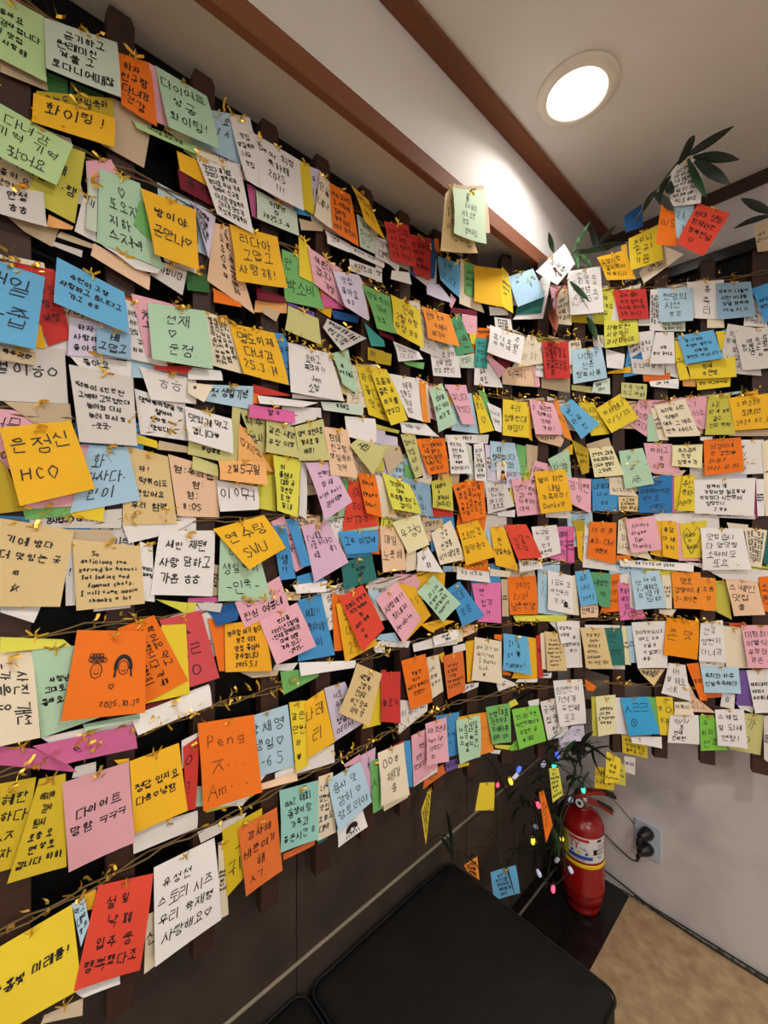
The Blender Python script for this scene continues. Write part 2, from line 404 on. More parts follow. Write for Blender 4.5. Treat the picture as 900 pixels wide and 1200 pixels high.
# ---------------------------------------------------------------- recessed downlights
lamp_white = mat('lamp_rim', srgb(226, 218, 206), .5)
lamp_glow = mat('lamp_lens', srgb(255, 252, 245), .5, emit=((1, .97, .92, 1), 6.0))
LN = ['round white ceiling downlight between the brown beams, switched on', 'round downlight above the camera, outside the picture', 'round downlight behind the camera, outside the picture', 'round downlight far to the right, outside the picture', 'round downlight behind and to the right, outside the picture']
for i, (lx, ly, w) in enumerate(LAMPS):
    e = link('downlight', None, None, (lx, ly, CEIL)); tag(e, LN[i], 'ceiling light', 'downlights')
    b = MB(); b.lathe([(.092, 0), (.092, -.004), (.086, -.010), (.070, -.013), (.067, -.010), (.066, -.004), (.05, -.003)], n=48)
    b.build('rim', lamp_white, e, smooth=True)
    b = MB(); b.lathe([(.066, -.0035), (.064, -.008), (.03, -.010), (.002, -.0102)], n=40)
    b.build('lens', lamp_glow, e, smooth=True)

for i, (lx, ly, lz, w) in enumerate(FILL_LAMPS):  # invented cord and shade around each added fill lamp
    e = link('pendant_lamp', None, None, (lx, ly, CEIL)); tag(e, ['white globe pendant lamp right of the camera, outside the picture', 'white globe pendant lamp behind the camera, outside the picture'][i], 'pendant lamp')
    gz = lz - CEIL
    b = MB(); b.tube([(0, 0, 0), (0, 0, gz + .02)], .003, 6); b.build('cord', stem_m, e)
    b = MB(); b.lathe([(.02, gz + .02), (.10, gz + .01), (.16, gz - .06), (.165, gz - .065), (.105, gz + .016), (.02, gz + .03)], n=28); b.build('shade', lamp_white, e, smooth=True)

# ---------------------------------------------------------------- curved lattice surface
KN = [(-.725,-.6),(-.725,.3),(-.725,.72),(-.717,.87),(-.693,.985),(-.655,1.09),(-.602,1.19),(-.537,1.293),(-.46,1.385),(-.37,1.465),(-.268,1.53),(-.16,1.578),(-.04,1.612),(.1,1.63),(.5,1.64)]
def build_curve():
    P = [np.array(k) for k in KN]; P = [2*P[0]-P[1]] + P + [2*P[-1]-P[-2]]; out = []
    for i in range(1, len(P) - 2):
        p0, p1, p2, p3 = P[i-1:i+3]; n = max(4, int(np.linalg.norm(p2-p1)/.01))
        d1 = np.linalg.norm(p2-p1); d0 = np.linalg.norm(p1-p0); d2 = np.linalg.norm(p3-p2)
        m1 = ((p1-p0)/d0*d1+(p2-p1))/2; m2 = ((p2-p1)+(p3-p2)/d2*d1)/2
        for k in range(n):
            t = k/n; out.append((2*t**3-3*t*t+1)*p1+(t**3-2*t*t+t)*m1+(-2*t**3+3*t*t)*p2+(t**3-t*t)*m2)
    out.append(P[-2]); A = np.array(out)
    d = np.r_[0, np.cumsum(np.linalg.norm(np.diff(A, axis=0), axis=1))]; s = np.arange(0, d[-1], .01)
    B = np.c_[np.interp(s, d, A[:, 0]), np.interp(s, d, A[:, 1])]
    T = np.gradient(B, axis=0); T /= np.linalg.norm(T, axis=1)[:, None]
    return B.tolist(), np.c_[T[:, 1], -T[:, 0]].tolist()
SB, SNM = build_curve()
def surf(s, z, dep=0.0):
    """point on the face of the curved lattice: s metres along it, z above the floor, dep in front of it"""
    t = (s + .6) / .01; i = int(max(0, min(t, len(SB) - 2))); f = t - i
    bx = SB[i][0] + (SB[i+1][0] - SB[i][0]) * f; by = SB[i][1] + (SB[i+1][1] - SB[i][1]) * f
    i2 = min(i + 1, len(SNM) - 1); nx = SNM[i][0] + (SNM[i2][0] - SNM[i][0]) * min(max(f, 0), 1); ny = SNM[i][1] + (SNM[i2][1] - SNM[i][1]) * min(max(f, 0), 1)
    return Vector((bx + nx * dep, by + ny * dep, z))
def frame(s, z=0):
    p = surf(s, z); q = surf(s + .01, z); t = (q - p).normalized()
    return p, t, Vector((t.y, -t.x, 0))

lat = link('lattice_fence', None, None, tuple(surf(1.2, .66)))
tag(lat, 'dark brown curved wooden lattice fence wrapping the corner and carrying all notes', 'fence')
lat_o = lat.location.copy()
s = .014 - .121 * 4
ztop = 2.155; zbot = .660
k = 0
while s < 2.45:
    p, t, n = frame(s)
    w2, th = .018, .022
    jt = rnd.uniform(-.01, .008); jb = rnd.uniform(-.006, .006)
    m_ = MB(); z0, z1 = zbot + jb, ztop + jt
    cs = [p + t * w2 - n * .001, p - t * w2 - n * .001, p - t * w2 - n * th, p + t * w2 - n * th]
    vs = [c + Vector((0, 0, z0)) - lat_o * 1.0 for c in cs] + [c + Vector((0, 0, z1 - .012)) - lat_o for c in cs]
    pm = p - n * (th / 2)
    vs += [(c * .75 + pm * .25) + Vector((0, 0, z1)) - lat_o for c in cs]
    m_.add(vs, [(3, 2, 1, 0), (0, 1, 5, 4), (1, 2, 6, 5), (2, 3, 7, 6), (3, 0, 4, 7), (4, 5, 9, 8), (5, 6, 10, 9), (6, 7, 11, 10), (7, 4, 8, 11), (8, 9, 10, 11)])
    m_.build('post', wood_dark, lat)
    s += .121
for zr in (.80, 1.42, 2.075):
    m_ = MB(); vs = []; fs = []
    ss = [-.55 + .05 * i for i in range(60)]
    for i, q in enumerate(ss):
        for dp, dz in ((-.022, -.012), (-.022, .012), (-.034, .012), (-.034, -.012)):
            vs.append(surf(q, zr + dz, dp) - lat_o)
        if i:
            for j in range(4): fs.append((4*i-4+j, 4*i-4+(j+1)%4, 4*i+(j+1)%4, 4*i+j))
    m_.add(vs, fs); m_.build('rail', wood_dark, lat)

# ---------------------------------------------------------------- jute strings with gold foil
ROWS = [2.085, 1.925, 1.738, 1.545, 1.405, 1.252, 1.082, .885]
ORD = ['topmost', 'second', 'third', 'fourth', 'fifth', 'sixth', 'seventh', 'lowest']
def flake(mb, p, r, L):
    """one curled twist of gold foil"""
    a = Vector((r.uniform(-1, 1), r.uniform(-1, 1), r.uniform(-1, 1))).normalized(); c = a.cross(Vector((.3, .5, .8))).normalized()
    w = Vector((r.uniform(-1, 1), r.uniform(-1, 1), r.uniform(-1, 1))).normalized() * .0021
    pts = [p + a * L * k / 3 + c * math.sin(k * 1.3) * L * .22 for k in range(4)]
    vs = []
    for q in pts: vs += [q + w, q - w]
    mb.add(vs, [(0, 1, 3, 2), (2, 3, 5, 4), (4, 5, 7, 6)])
for ri, zr in enumerate(ROWS):
    rs = random.Random(40 + ri)
    o0 = surf(1.0, zr, .003)
    e = link('jute_string', None, None, tuple(o0)); tag(e, f'{ORD[ri]} brown jute string with gold foil twists, stretched across the lattice', 'string', 'jute strings across the lattice')
    for tw in range(2):
        pts = []
        for i in range(150):
            q = -.55 + i * .02
            ph = q / .121 * math.pi
            pts.append(surf(q, zr - .007 * abs(math.sin(ph * .5 + ri)) + .0022 * math.sin(q * 90 + tw * 3.1) - tw * .006, .0035 + .0018 * math.cos(q * 90 + tw * 3.1)) - o0)
        m_ = MB(); m_.tube(pts, .0014, 5); m_.build('strand', jute, e)
    m_ = MB()
    dens = [260, 240, 420, 260, 260, 520, 620, 380][ri]
    for i in range(dens):
        q = rs.uniform(-.35, 2.3)
        c_ = math.sin(q * 9 + ri * 2) + math.sin(q * 23 + ri)
        if c_ < -.2: continue
        flake(m_, surf(q, zr + rs.uniform(-.008, .012), .006 + rs.uniform(0, .014)) - o0, rs, rs.uniform(.006, .018))
    tag(m_.build('tinsel', gold, e), kind='stuff')

# ---------------------------------------------------------------- the notes
# code; depth (0.1 mm); lift (mm); tie; corners (s,z mm) TL TR BR BL; text; label
DATA = """Y;76;12;1;-14,861,75,868,84,760,-10,761;분홍빛 미래를!;yellow note in the bottom left corner, on the left wall
O;148;12;1;80,1248,165,1229,160,1113,61,1133;FACES;orange note with two drawn faces, on the left wall
W;76;12;1;177,859,270,855,277,720,175,719;유성선/스토리 시즈/우리 육재형/사랑해요♡;white note with four slanting lines, lower left, on the left wall
R;94;12;1;105,877,176,852,155,728,75,764;설 일/낙 폐/입주 웅/행복했다조;red note with heavy paired letters, lower left, on the left wall
D;130;12;1;1,1517,73,1536,99,1443,20,1419;은정신/HCO;golden yellow note marked HCO, on the left wall
P2;94;12;1;64,1042,143,1038,147,927,70,924;다이어트/망함 ㅋㅋㅋ;dusty pink note with two bold tilted lines, on the left wall
T2;94;7;1;-3,1405,77,1385,61,1284,-3,1294;기에 방다/더 맛있는 곳/m/★;tan note with a star scribble, on the left wall
O;112;12;1;241,1061,339,1042,347,907,246,920;Peng/ㅈ.../Am...;orange note with big looping script, on the left wall
G2;112;7;1;71,1613,148,1611,152,1508,82,1507;떡볶이 6인분전/고백하고앗었는데/놀러와 다시/놀러 와서 짱/-굿굿-;greyish white note packed with five dense lines, on the left wall
T2;94;7;1;75,1373,158,1358,162,1272,79,1275;So/delicious tum/served by beauti/ful ladies and/famous chefs./I will come again/thanks a lot;tan note reading I will come again, on the left wall
DY2;76;7;1;40,1057,68,1052,68,931,8,942;예지야/감사/팀시/호웅 오/연 성호/~;large mustard note, nearest left of the dusty pink note with two bold tilted lines
A2;94;12;1;45,2069,128,2098,131,2011,46,1989;곧기하고/원래미친/겨울 고/로다니어때잖;large pale sage note, nearest above the golden yellow note with one short exclaimed word
W;76;7;1;185,1380,271,1377,264,1267,170,1284;세인 재련/사랑 담하고/가옴 ㅎㅎ;white note with three neat lines in pen, left side, on the left wall
D;94;7;1;144,1038,213,1039,223,931,148,931;정답 있지요/다음♡냉함;golden yellow note with a heart mid line, lower left, on the left wall
M;112;0;1;106,1901,157,1906,190,1788,103,1794;♡/또오지/지하/스저녁;mint green note topped by a heart, on the left wall
M;166;12;1;166,1727,251,1741,260,1644,169,1638;선재/♡/문정.;mint green note with a heart between two words, on the left wall
LG;130;12;1;-6,1925,76,1915,57,1843,-6,1848;~3;large light green note, nearest left of the mint green note topped by a heart
C;94;7;1;-10,1236,33,1228,41,1115,-10,1121;사진 개선/-가을 요|;large cream note with sideways writing, nearest below the tan note with a star scribble
G2;58;0;1;-10,1626,67,1634,71,1560,-10,1551;별이ㅎㅇ;large greyish white note, nearest above the golden yellow note marked HCO
B2;148;12;1;58,1753,136,1733,140,1670,53,1684;수전이 고향/사랑하고 읍니다고/가고 ㅎㅎ;large sky blue note, nearest below the mint green note topped by a heart
B2;94;12;1;-22,1728,46,1724,35,1620,-21,1623;생일/자줍;sky blue note cut by the left edge, two big words, on the left wall
T2;76;0;1;138,1509,197,1497,211,1390,135,1391;아!/포 떡볶이도/1 맛있어요/~;large tan note, nearest left of the peach note with a colon list
B3;112;0;1;94,1505,141,1506,158,1428,72,1409;화/다사다./인이;large light blue note, nearest right of the golden yellow note marked HCO
D;148;12;1;157,1897,237,1902,237,1797,174,1799;방이야/곧만나♡;golden yellow note with two lines ending in a heart, on the left wall
LG;76;7;1;-22,2063,45,2072,47,1978,-22,1979;~;large light green note, nearest above the golden yellow note with one short exclaimed word
M;112;0;1;32,1232,78,1226,107,1117,42,1112;사장님/그대로/~;mint green note, nearest left of the orange note with two drawn faces
M;112;12;1;178,2099,256,2103,272,2017,193,2002;다이어트/성공/화이팅!;mint green note with three exclaimed lines at the top, on the left wall
O3;94;7;1;310,850,386,851,392,735,322,728;감사해/바쁜여기/해/ㅅㄱ...;burnt orange note with a rounded lower corner and dots, on the left wall
D;112;12;1;294,1907,386,1925,397,1825,302,1807;리다아/고맙고/사랑해!;golden yellow note with three lines of big letters, on the left wall
D;112;7;1;34,1960,125,1984,123,1936,32,1915;화이팅!;golden yellow note with one short exclaimed word, on the left wall
O;130;0;1;128,1240,176,1251,226,1136,162,1119;~3|;orange note with sideways writing, nearest right of the orange note with two drawn faces
W;94;12;1;339,2093,436,2098,434,1988,345,1991;Dear 의정/축하해/2025/!!!;white note, second such above the golden yellow note with three lines of big letters
E3;58;12;1;393,877,482,857,470,753,389,768;aa2 해피/동생이랑/가족과/좋은시간 ㅎ;pale aqua note with four lines along the bottom row, on the left wall
L2;58;0;0;198,1501,277,1482,279,1399,212,1402;엄:우리집/엄:/엄:/8:OS;peach note with a colon list, on the left wall
W;76;7;1;411,1733,508,1737,542,1641,411,1636;요하고/복많자!!/Jun/소정;white note, nearest right of the hot pink note with bold sideways letters
W;94;7;1;238,1996,314,2023,335,1904,271,1911;~7;white note, nearest above the golden yellow note with three lines of big letters
D;76;12;1;295,1737,381,1744,406,1648,314,1649;명도이제/다녀감/25.3.14.;golden yellow note dated 25.3.14. beside a blue strip, on the left wall
DY2;58;0;1;-12,1070,37,1060,24,951,-16,959;신혜한/잘하다/ㅅㅈ/하자;mustard note, second such left of the dusty pink note with two bold tilted lines
S;94;0;1;318,1041,409,1037,424,913,351,924;방채영/생일♡/-6.5;pale blue note with short lines and small heart, lower left, on the left wall
W;112;7;1;1669,1494,1815,1497,1809,1389,1668,1396;행복하게/가장여행 일요일날/맛있었다 시원했어/엉엉언니/2.ㅎㅎ;white note, nearest below the orange note dated 2022.12.05 below a dark heart
D;148;12;1;265,1380,357,1402,395,1340,320,1308;연수팅/SWU;golden yellow note, nearest below the peach note with digits 2 and 5
N2;94;7;1;33,1104,149,1091,153,1057,67,1071;e;magenta note, nearest above the dusty pink note with two bold tilted lines
D2;94;7;0;287,1215,358,1211,373,1113,284,1136;엄마랑 여기 왔다/잠깐 여기/맛집 좋아서/감사합니다/2025.5.2;golden yellow note, nearest left of the pink note dated 2025 with five tilted lines
M;130;0;0;278,1366,337,1371,373,1244,274,1257;네/생일축하/-인욱-;mint green note, nearest above the pink note dated 2025 with five tilted lines
P;130;7;1;349,1209,427,1231,467,1138,378,1125;반다용/2025년 5월1일/-언제 행복하리/대박 여행/가족 최고-/-2025-;pink note dated 2025 with five tilted lines, on the left wall
Q;94;0;0;51,1910,90,1915,78,1810,26,1820;애내/현주.행;olive yellow note, nearest below the golden yellow note with one short exclaimed word
W;112;12;1;1685,1353,1787,1353,1802,1240,1687,1231;맛있습니/다 명맛탕/소떡이모/또요;white note, nearest right of the yellow note with a big heart outline
L2;76;0;1;269,1900,295,1904,342,1767,258,1797;생일축하해요/리아♡ㅎㅎ|;peach note, nearest left of the golden yellow note with three lines of big letters
R3;94;0;1;184,1241,247,1246,278,1125,229,1123;수/ㄹㄹ/ㅇ;pinkish red note, nearest right of the orange note with two drawn faces
W;58;0;0;151,1596,224,1585,231,1525,159,1528;맛떡볶이점말 맛/잘먹어/샷♡짱/맛있다!;white note, nearest left of the white note with heavy pen and a black heart
O;76;7;1;129,2086,172,2101,180,2003,132,2003;~;orange note, nearest right of the golden yellow note with one short exclaimed word
S;94;12;1;502,850,590,852,614,757,518,742;용사 맛/감히 ♡/앙토리아;pale blue note, nearest above the white note with a drawn black head
V2;94;7;1;439,1379,502,1388,550,1298,465,1265;모두/엽도/건안영|;lilac note with sideways writing, nearest below the lilac note reading with best
M2;1314;12;1;761,2142,897,2191,878,2044,752,2028;요/가족들의/여기 오면/맛집/행복해요;mint green note hung highest, against the brown beam, on the left wall
T;58;0;0;124,2016,176,2020,164,1936,108,1940;-;blank tan note, nearest right of the golden yellow note with one short exclaimed word
W;76;7;1;146,1104,262,1116,263,1084,153,1077;-;blank white note, nearest right of the orange note with two drawn faces
T2;112;12;1;579,1073,654,1029,600,933,519,989;세번째/고향 떡/한마당/여긴 맛은/아직 맛;tan note, nearest left of the red note with one centred word
R;1112;12;1;1640,2247,1725,2202,1649,2093,1568,2135;엄마 생일/함께하는/행복한날/다;red note, nearest right of the orange note marked 11
W;112;7;1;221,1580,298,1570,298,1509,224,1524;맛있게 먹고/갑니다♥;white note with heavy pen and a black heart, on the left wall
R2;58;0;1;14,1735,56,1739,74,1651,50,1634;~3;red note, nearest above the white note peeking out under a curled blue one
R;130;12;1;529,1224,593,1244,649,1138,580,1102;오늘도 맛있게/거기 떡볶이/찜/우리 가득/다/하;red note, nearest left of the pink note tilted, with two exclamation marks
W;112;7;1;1293,2122,1403,2143,1409,2000,1301,1988;~4|;white note, nearest right of the white note leaning by the bamboo at the corner
V2;184;12;1;443,1503,506,1510,548,1427,481,1389;안택명/와 제/with best/감사해♥;lilac note reading with best, on the left wall
W;94;7;1;1499,1065,1595,1073,1598,935,1512,930;화이팅하십시오/거비도 강추/싱글 폰/거 알겠디/-꿀꿀-;white note crammed with five bold lines, on the back wall
C;112;12;1;640,851,724,844,727,724,640,735;ㅇㅇㅎ/해마/옹;cream note, nearest left of the pink note marked (2025)
G2;112;7;1;-10,1818,44,1835,47,1785,-10,1782;안성/ㅎㅎ;greyish white note, nearest below the golden yellow note with one short exclaimed word
W;1094;7;1;1563,2356,1654,2389,1643,2240,1555,2244;~7;white note, nearest above the orange note marked 11
B;58;0;1;434,1233,488,1238,524,1103,434,1112;해피!!/생축하해!/가을이;blue note with exclamation marks, beside tinsel, on the left wall
O;76;7;1;1695,1612,1783,1614,1789,1516,1694,1506;남강이네/한 강원♥/러.B.P/2022.12.05;orange note dated 2022.12.05 below a dark heart, on the back wall
Y2;166;7;1;374,1513,434,1509,420,1397,379,1410;이/폴엄녀/대화.공/정운정/또 맛/일 네;lime yellow note, nearest left of the lilac note reading with best
D;94;7;1;446,1029,492,1041,514,928,449,918;나레/리;golden yellow note, nearest left of the red note with one centred word
P;94;12;1;635,1205,701,1237,775,1136,711,1090;사랑해!!/힘내자/Anabin.;pink note tilted, with two exclamation marks, on the left wall
C;58;7;1;255,1746,296,1742,317,1651,265,1655;~4|;cream note, nearest right of the mint green note with a heart between two words
D;130;12;1;1185,1518,1288,1528,1304,1404,1198,1395;별이 하얀/내일/가족끼리!/Danke♡;golden yellow note reading Danke, on the back wall
G;76;0;1;397,1908,460,1913,495,1824,404,1811;안 굿/박소비;green note, nearest right of the golden yellow note with three lines of big letters
W;112;0;1;157,1629,239,1626,239,1586,172,1582;~1;white note, nearest below the mint green note with a heart between two words
S2;94;7;1;1725,2065,1805,2053,1813,1951,1726,1956;삼양이 나들이/시원 사내들/정말 함께해/2014.01.11;greyish blue note, nearest below the orange note marked 11
W;94;12;1;1250,896,1346,894,1352,766,1262,765;심변인이/1년4개/두번째/또오;white note, nearest below the tan note reading Thank you
O5;112;12;1;1597,1084,1682,1079,1673,969,1583,977;존 맛;golden orange note with two very large letters, on the back wall
D;112;7;1;1754,1729,1863,1732,1861,1633,1765,1633;210222/최희산/2024.02.22;golden yellow note dated 2024.02.22 at right edge, on the back wall
Y3;76;0;1;283,861,357,863,359,773,292,741;호/귀환;dark yellow note, nearest right of the white note with four slanting lines, lower left
G2;58;7;1;149,931,243,914,240,890,148,901;-;blank greyish white note, nearest above the white note with four slanting lines, lower left
C;76;7;1;983,1052,1078,1027,1073,909,966,937;and It's so/delicious/I thanks/food./♥;cream note reading and It's so delicious, on the left wall
V;112;0;1;72,1679,145,1682,145,1636,70,1625;~3;lavender note, nearest above the white note peeking out under a curled blue one
P;112;0;0;304,1250,390,1286,412,1224,322,1202;간다/진심 여봉네;pink note, nearest above the pink note dated 2025 with five tilted lines
W;76;12;1;295,2098,333,2118,353,1992,318,1989;~;white note, nearest above the golden yellow note with two lines ending in a heart
O;76;7;1;719,1042,804,1040,824,913,742,919;힘들 땐/하나씩/버리기 행복하기/-안경언니-;orange note, nearest right of the red note with one centred word
G2;94;7;1;1767,1916,1870,1918,1868,1799,1785,1802;맛있게/떡볶이를/여기서 꼭/함께했다/우리|;greyish white note, nearest above the golden yellow note dated 2024.02.22 at right edge
C;130;7;1;1563,1719,1646,1735,1682,1622,1591,1623;우리팀 서인/떡볶이/맥주 그 맥주/반숙 서비스;cream note, nearest right of the yellow note dated 12/5/25, tilted and notched
N2;76;0;1;-10,1121,54,1090,81,1048,-10,1098;-;blank magenta note, nearest left of the dusty pink note with two bold tilted lines
S;94;7;1;1573,2072,1667,2062,1664,1961,1574,1967;전망의/시선/ㅎㅎ;pale blue note, nearest below the orange note marked 11
S;112;12;1;1495,1219,1576,1224,1593,1115,1502,1108;맛있는집/초콜렛과/최고야|;pale blue note with sideways writing, nearest below the pink note reading Always dream
L2;166;7;1;486,1580,550,1581,569,1479,500,1482;~4;peach note, nearest above the lilac note reading with best
O;112;7;1;506,2091,561,2092,579,1985,506,1986;~5;orange note, nearest right of the golden yellow note with three lines of big letters
B4;76;0;1;1519,1507,1615,1510,1615,1397,1521,1397;인당한/사랑하는이와/~/-2023;deep blue note, nearest below the mint green note marked AB
B5;76;12;1;1466,834,1547,842,1574,741,1486,725;ㅅㄹㄹ/ⓢ;bright blue note with a circled letter, on the back wall
Y;112;0;0;187,1233,223,1228,229,1113,164,1118;-;yellow note, nearest right of the orange note with two drawn faces
Y;94;12;1;1490,2227,1574,2263,1584,2150,1487,2121;조하늬/친구1/가끔;yellow note, nearest below the orange note marked 11
W;76;7;1;1722,824,1790,839,1796,733,1727,724;스케집/잘 되세/연꿩!;white note, nearest right of the white note marked 22/5
W;76;7;1;273,1463,348,1454,347,1412,276,1409;이0뭐;white note, nearest below the peach note with digits 2 and 5
A2;76;7;1;344,1995,430,1995,430,1943,344,1938;이정년/♡/2025.5.우;pale sage note, nearest above the golden yellow note with three lines of big letters
Y;94;12;1;682,1919,783,1914,779,1809,680,1827;민채/2월 사랑/하정 ㅎㅎ;yellow note, nearest below the mint green note hung highest, against the brown beam
B2;94;12;1;1627,1925,1718,1931,1736,1841,1644,1835;잘 나가라/우정아 영원히/사랑해/영원도 아닙니다;sky blue note, nearest below the orange note marked 11
O;94;7;1;900,1476,1013,1497,1015,1389,933,1373;~5|;orange note with sideways writing, nearest left of the greyish white note reading Try Out
L2;130;7;1;1746,1206,1818,1206,1833,1116,1764,1104;스케인/맛집/줄;peach note with three lines near the right edge, on the back wall
O4;94;7;1;1610,1221,1686,1223,1690,1116,1615,1114;명호/강명이네/3-1이준;light orange note, nearest above the golden orange note with two very large letters
Q2;148;7;1;421,1572,487,1596,501,1512,426,1506;몇식 상현으로/앞으로 잘/바라!;khaki note, nearest above the lilac note reading with best
O;58;7;1;1100,1211,1195,1210,1197,1098,1102,1103;2025/2÷23/남춘현명;orange note dated 2025 2/23, square and upright, on the back wall
S;76;7;1;1314,1889,1408,1902,1423,1804,1313,1783;나미27/신혼/행복사봄;pale blue note, nearest above the yellow note dated 12/5/25, tilted and notched
D;94;12;1;917,1364,992,1380,1046,1275,940,1256;조희안경/잘먹음♡;golden yellow note with two big lines and heart, on the left wall
O;76;7;1;1372,1370,1455,1367,1447,1243,1359,1262;20.10.18/本る。ㅁㅂ/平野太;orange note dated 20.10.18 with slanting characters, on the back wall
G4;94;12;1;1112,826,1200,828,1219,726,1126,716;언니와 먹은/박힌떡볶이가/심장한 곳/놓게요;bright green note written in four lines, on the back wall
P;76;12;1;1481,1377,1566,1389,1580,1287,1491,1276;Always/dream/Yun/Thanks;pink note reading Always dream, on the back wall
D;94;7;1;978,2088,1078,2101,1071,1986,974,1984;-;golden yellow note, nearest left of the white note leaning by the bamboo at the corner
S;58;0;1;266,2090,332,2120,318,2026,231,2016;요/e 3 A/♡;pale blue note, nearest right of the mint green note topped by a heart
Q;94;7;1;1705,1741,1757,1742,1768,1621,1695,1625;소곤/1년 후 ㅎㅎ/같고/신뢰 짝짝;olive yellow note, nearest right of the mint green note marked AB
T2;112;12;1;1338,1051,1416,1048,1433,931,1350,933;안녕 장난/ㅎㅎㅎ~/우리맛 3/우리는ㄴ/사치셔야!/ㄱㅁ-떡로 맛집;tan note, nearest right of the tan note reading Thank you
M;94;7;1;1461,1584,1531,1593,1561,1484,1475,1469;P/∞/AB;mint green note marked AB, on the back wall
T;58;0;1;5,1552,73,1560,75,1536,42,1523;-;blank tan note, nearest above the golden yellow note marked HCO
Y;76;12;1;616,1733,671,1739,730,1626,671,1605;또올게/좋은 곳/하기를/맛있다;yellow note, nearest left of the white note with a row of three hearts
L;112;12;1;275,1496,363,1500,357,1456,273,1463;2일5구일;peach note with digits 2 and 5, on the left wall
P;112;12;1;1782,1078,1861,1088,1858,973,1795,962;미림최희/이별식해/우정좌라/겸손 동;pink note, nearest below the peach note with three lines near the right edge
G2;58;0;0;29,1404,135,1415,134,1386,32,1390;~1;greyish white note, nearest above the tan note reading I will come again
B2;76;12;1;1083,1050,1168,1032,1170,925,1073,949;It's/so ♥/yummy!;sky blue note reading It's so yummy!, on the left wall
M;94;12;1;915,836,1001,830,993,722,912,727;정원사 최고/맛집 즐김/우리의 행복/또 오자|;mint green note with sideways writing, nearest right of the pink note marked (2025)
V;58;0;1;496,1041,550,1039,602,931,524,920;서로/수영/하하/정말로/여기서;lavender note, nearest left of the red note with one centred word
W;148;12;1;1032,1930,1153,1912,1126,1824,1012,1846;~4|;white note, nearest above the pink note with curly lines above a smiling curve
R2;94;7;1;649,1033,715,1018,705,900,646,923;/블로거;red note with one centred word, on the left wall
W;76;7;1;1687,1072,1741,1087,1746,966,1679,964;~3;white note, nearest right of the golden orange note with two very large letters
R2;148;7;1;1208,1903,1298,1910,1298,1797,1215,1792;~5|;red note, nearest above the pink note with curly lines above a smiling curve
R2;130;7;1;658,2079,737,2104,759,2005,673,1993;~4;red note, nearest right of the golden yellow note with three lines of big letters
K2;76;7;1;972,1202,1076,1197,1070,1083,989,1095;연/합격/.19;hot pink note marked .19, on the left wall
T2;1278;0;1;741,2119,776,2161,871,2031,725,1985;~4|;tan note, nearest left of the mint green note hung highest, against the brown beam
W;112;7;1;1231,1226,1315,1207,1310,1094,1226,1111;BLOB;white note with a small black blob drawing, on the back wall
M;112;12;1;770,1202,830,1239,915,1157,854,1115;25.3.20/민형의 고백/남편될래요/HAPPY♡;mint green note dated 25.3.20 and tilted, on the left wall
L2;76;7;1;650,1372,713,1367,732,1263,651,1265;매일/노릇해;peach note, nearest below the orange note reading Happy Day
S;112;7;1;1685,945,1777,957,1780,886,1693,873;옥희와 하루/신실촉촉해라;pale blue note, nearest right of the white note marked KH and NK
W;76;0;1;1652,2082,1744,2073,1740,1959,1667,1973;홍/촉/리;white note, nearest below the orange note marked 11
V;130;12;1;513,1909,583,1927,602,1827,532,1836;~3;lavender note, nearest right of the golden yellow note with three lines of big letters
R;76;0;1;560,1474,591,1471,643,1372,543,1364;키메/ㅎㅇ/ㅂㅜㅎㅎ;red note, nearest left of the orange note reading Happy Day
Q2;130;7;1;362,1578,427,1570,425,1511,358,1517;같은 세명/우정 여행;khaki note, nearest right of the peach note with digits 2 and 5
Y;76;7;1;413,1039,450,1031,451,904,423,903;같은/만원/하/♥;yellow note, nearest right of the orange note with big looping script
R2;76;7;1;1444,2074,1540,2074,1547,1981,1458,1980;~4;red note, nearest right of the white note leaning by the bamboo at the corner
P;112;12;1;800,863,878,856,873,748,791,764;스타 보낸네/hace fan/(2025)!/ㅎ);pink note marked (2025), on the left wall
W;58;7;1;669,1731,783,1740,788,1631,738,1636;에게/오늘도/힘내/해요;white note, nearest above the white note with a row of three hearts
Y;76;7;1;1083,1727,1165,1723,1167,1617,1074,1620;우리/엉뚱한데/재밌다;yellow note, nearest left of the pink note with curly lines above a smiling curve
P;112;0;1;453,1935,537,1922,543,1845,468,1867;메론다녀/갑니다/가정;pink note, nearest right of the golden yellow note with three lines of big letters
C;76;7;1;825,1347,897,1380,944,1271,850,1264;건강/순경통/이식애장봄;cream note, nearest left of the golden yellow note with two big lines and heart
Y;94;7;1;1390,1712,1467,1759,1516,1681,1433,1637;하하엄니/12÷5÷25;yellow note dated 12/5/25, tilted and notched, on the back wall
O;94;7;1;768,1586,872,1599,883,1508,804,1497;~5;orange note, nearest left of the white note with a row of three hearts
C;76;0;1;481,865,517,859,525,728,478,735;~5;cream note, nearest left of the white note with a drawn black head
S2;148;7;1;102,1671,145,1674,142,1634,101,1632;배/고맙고;greyish blue note, nearest above the white note peeking out under a curled blue one
Y2;94;7;1;1416,1980,1515,1979,1517,1907,1413,1892;하늘정원/지금까지/감사했어요;lime yellow note, nearest above the yellow note dated 12/5/25, tilted and notched
O4;94;12;1;787,1925,892,1930,914,1844,799,1843;한빛 은하/수에서/여기서;light orange note, nearest below the mint green note hung highest, against the brown beam
P;94;12;1;1171,1733,1251,1724,1275,1629,1181,1626;2. 우리반/떡볶이/기억/가자!;pink note with curly lines above a smiling curve, on the back wall
S;94;0;1;256,1622,339,1635,338,1592,252,1594;첫 생일기념;pale blue note with one bold line, half covered, on the left wall
L2;76;7;1;100,1793,172,1775,169,1747,95,1769;-;blank peach note, nearest below the mint green note topped by a heart
Q2;76;7;1;411,1805,481,1801,482,1744,400,1753;-;blank khaki note, nearest below the golden yellow note with three lines of big letters
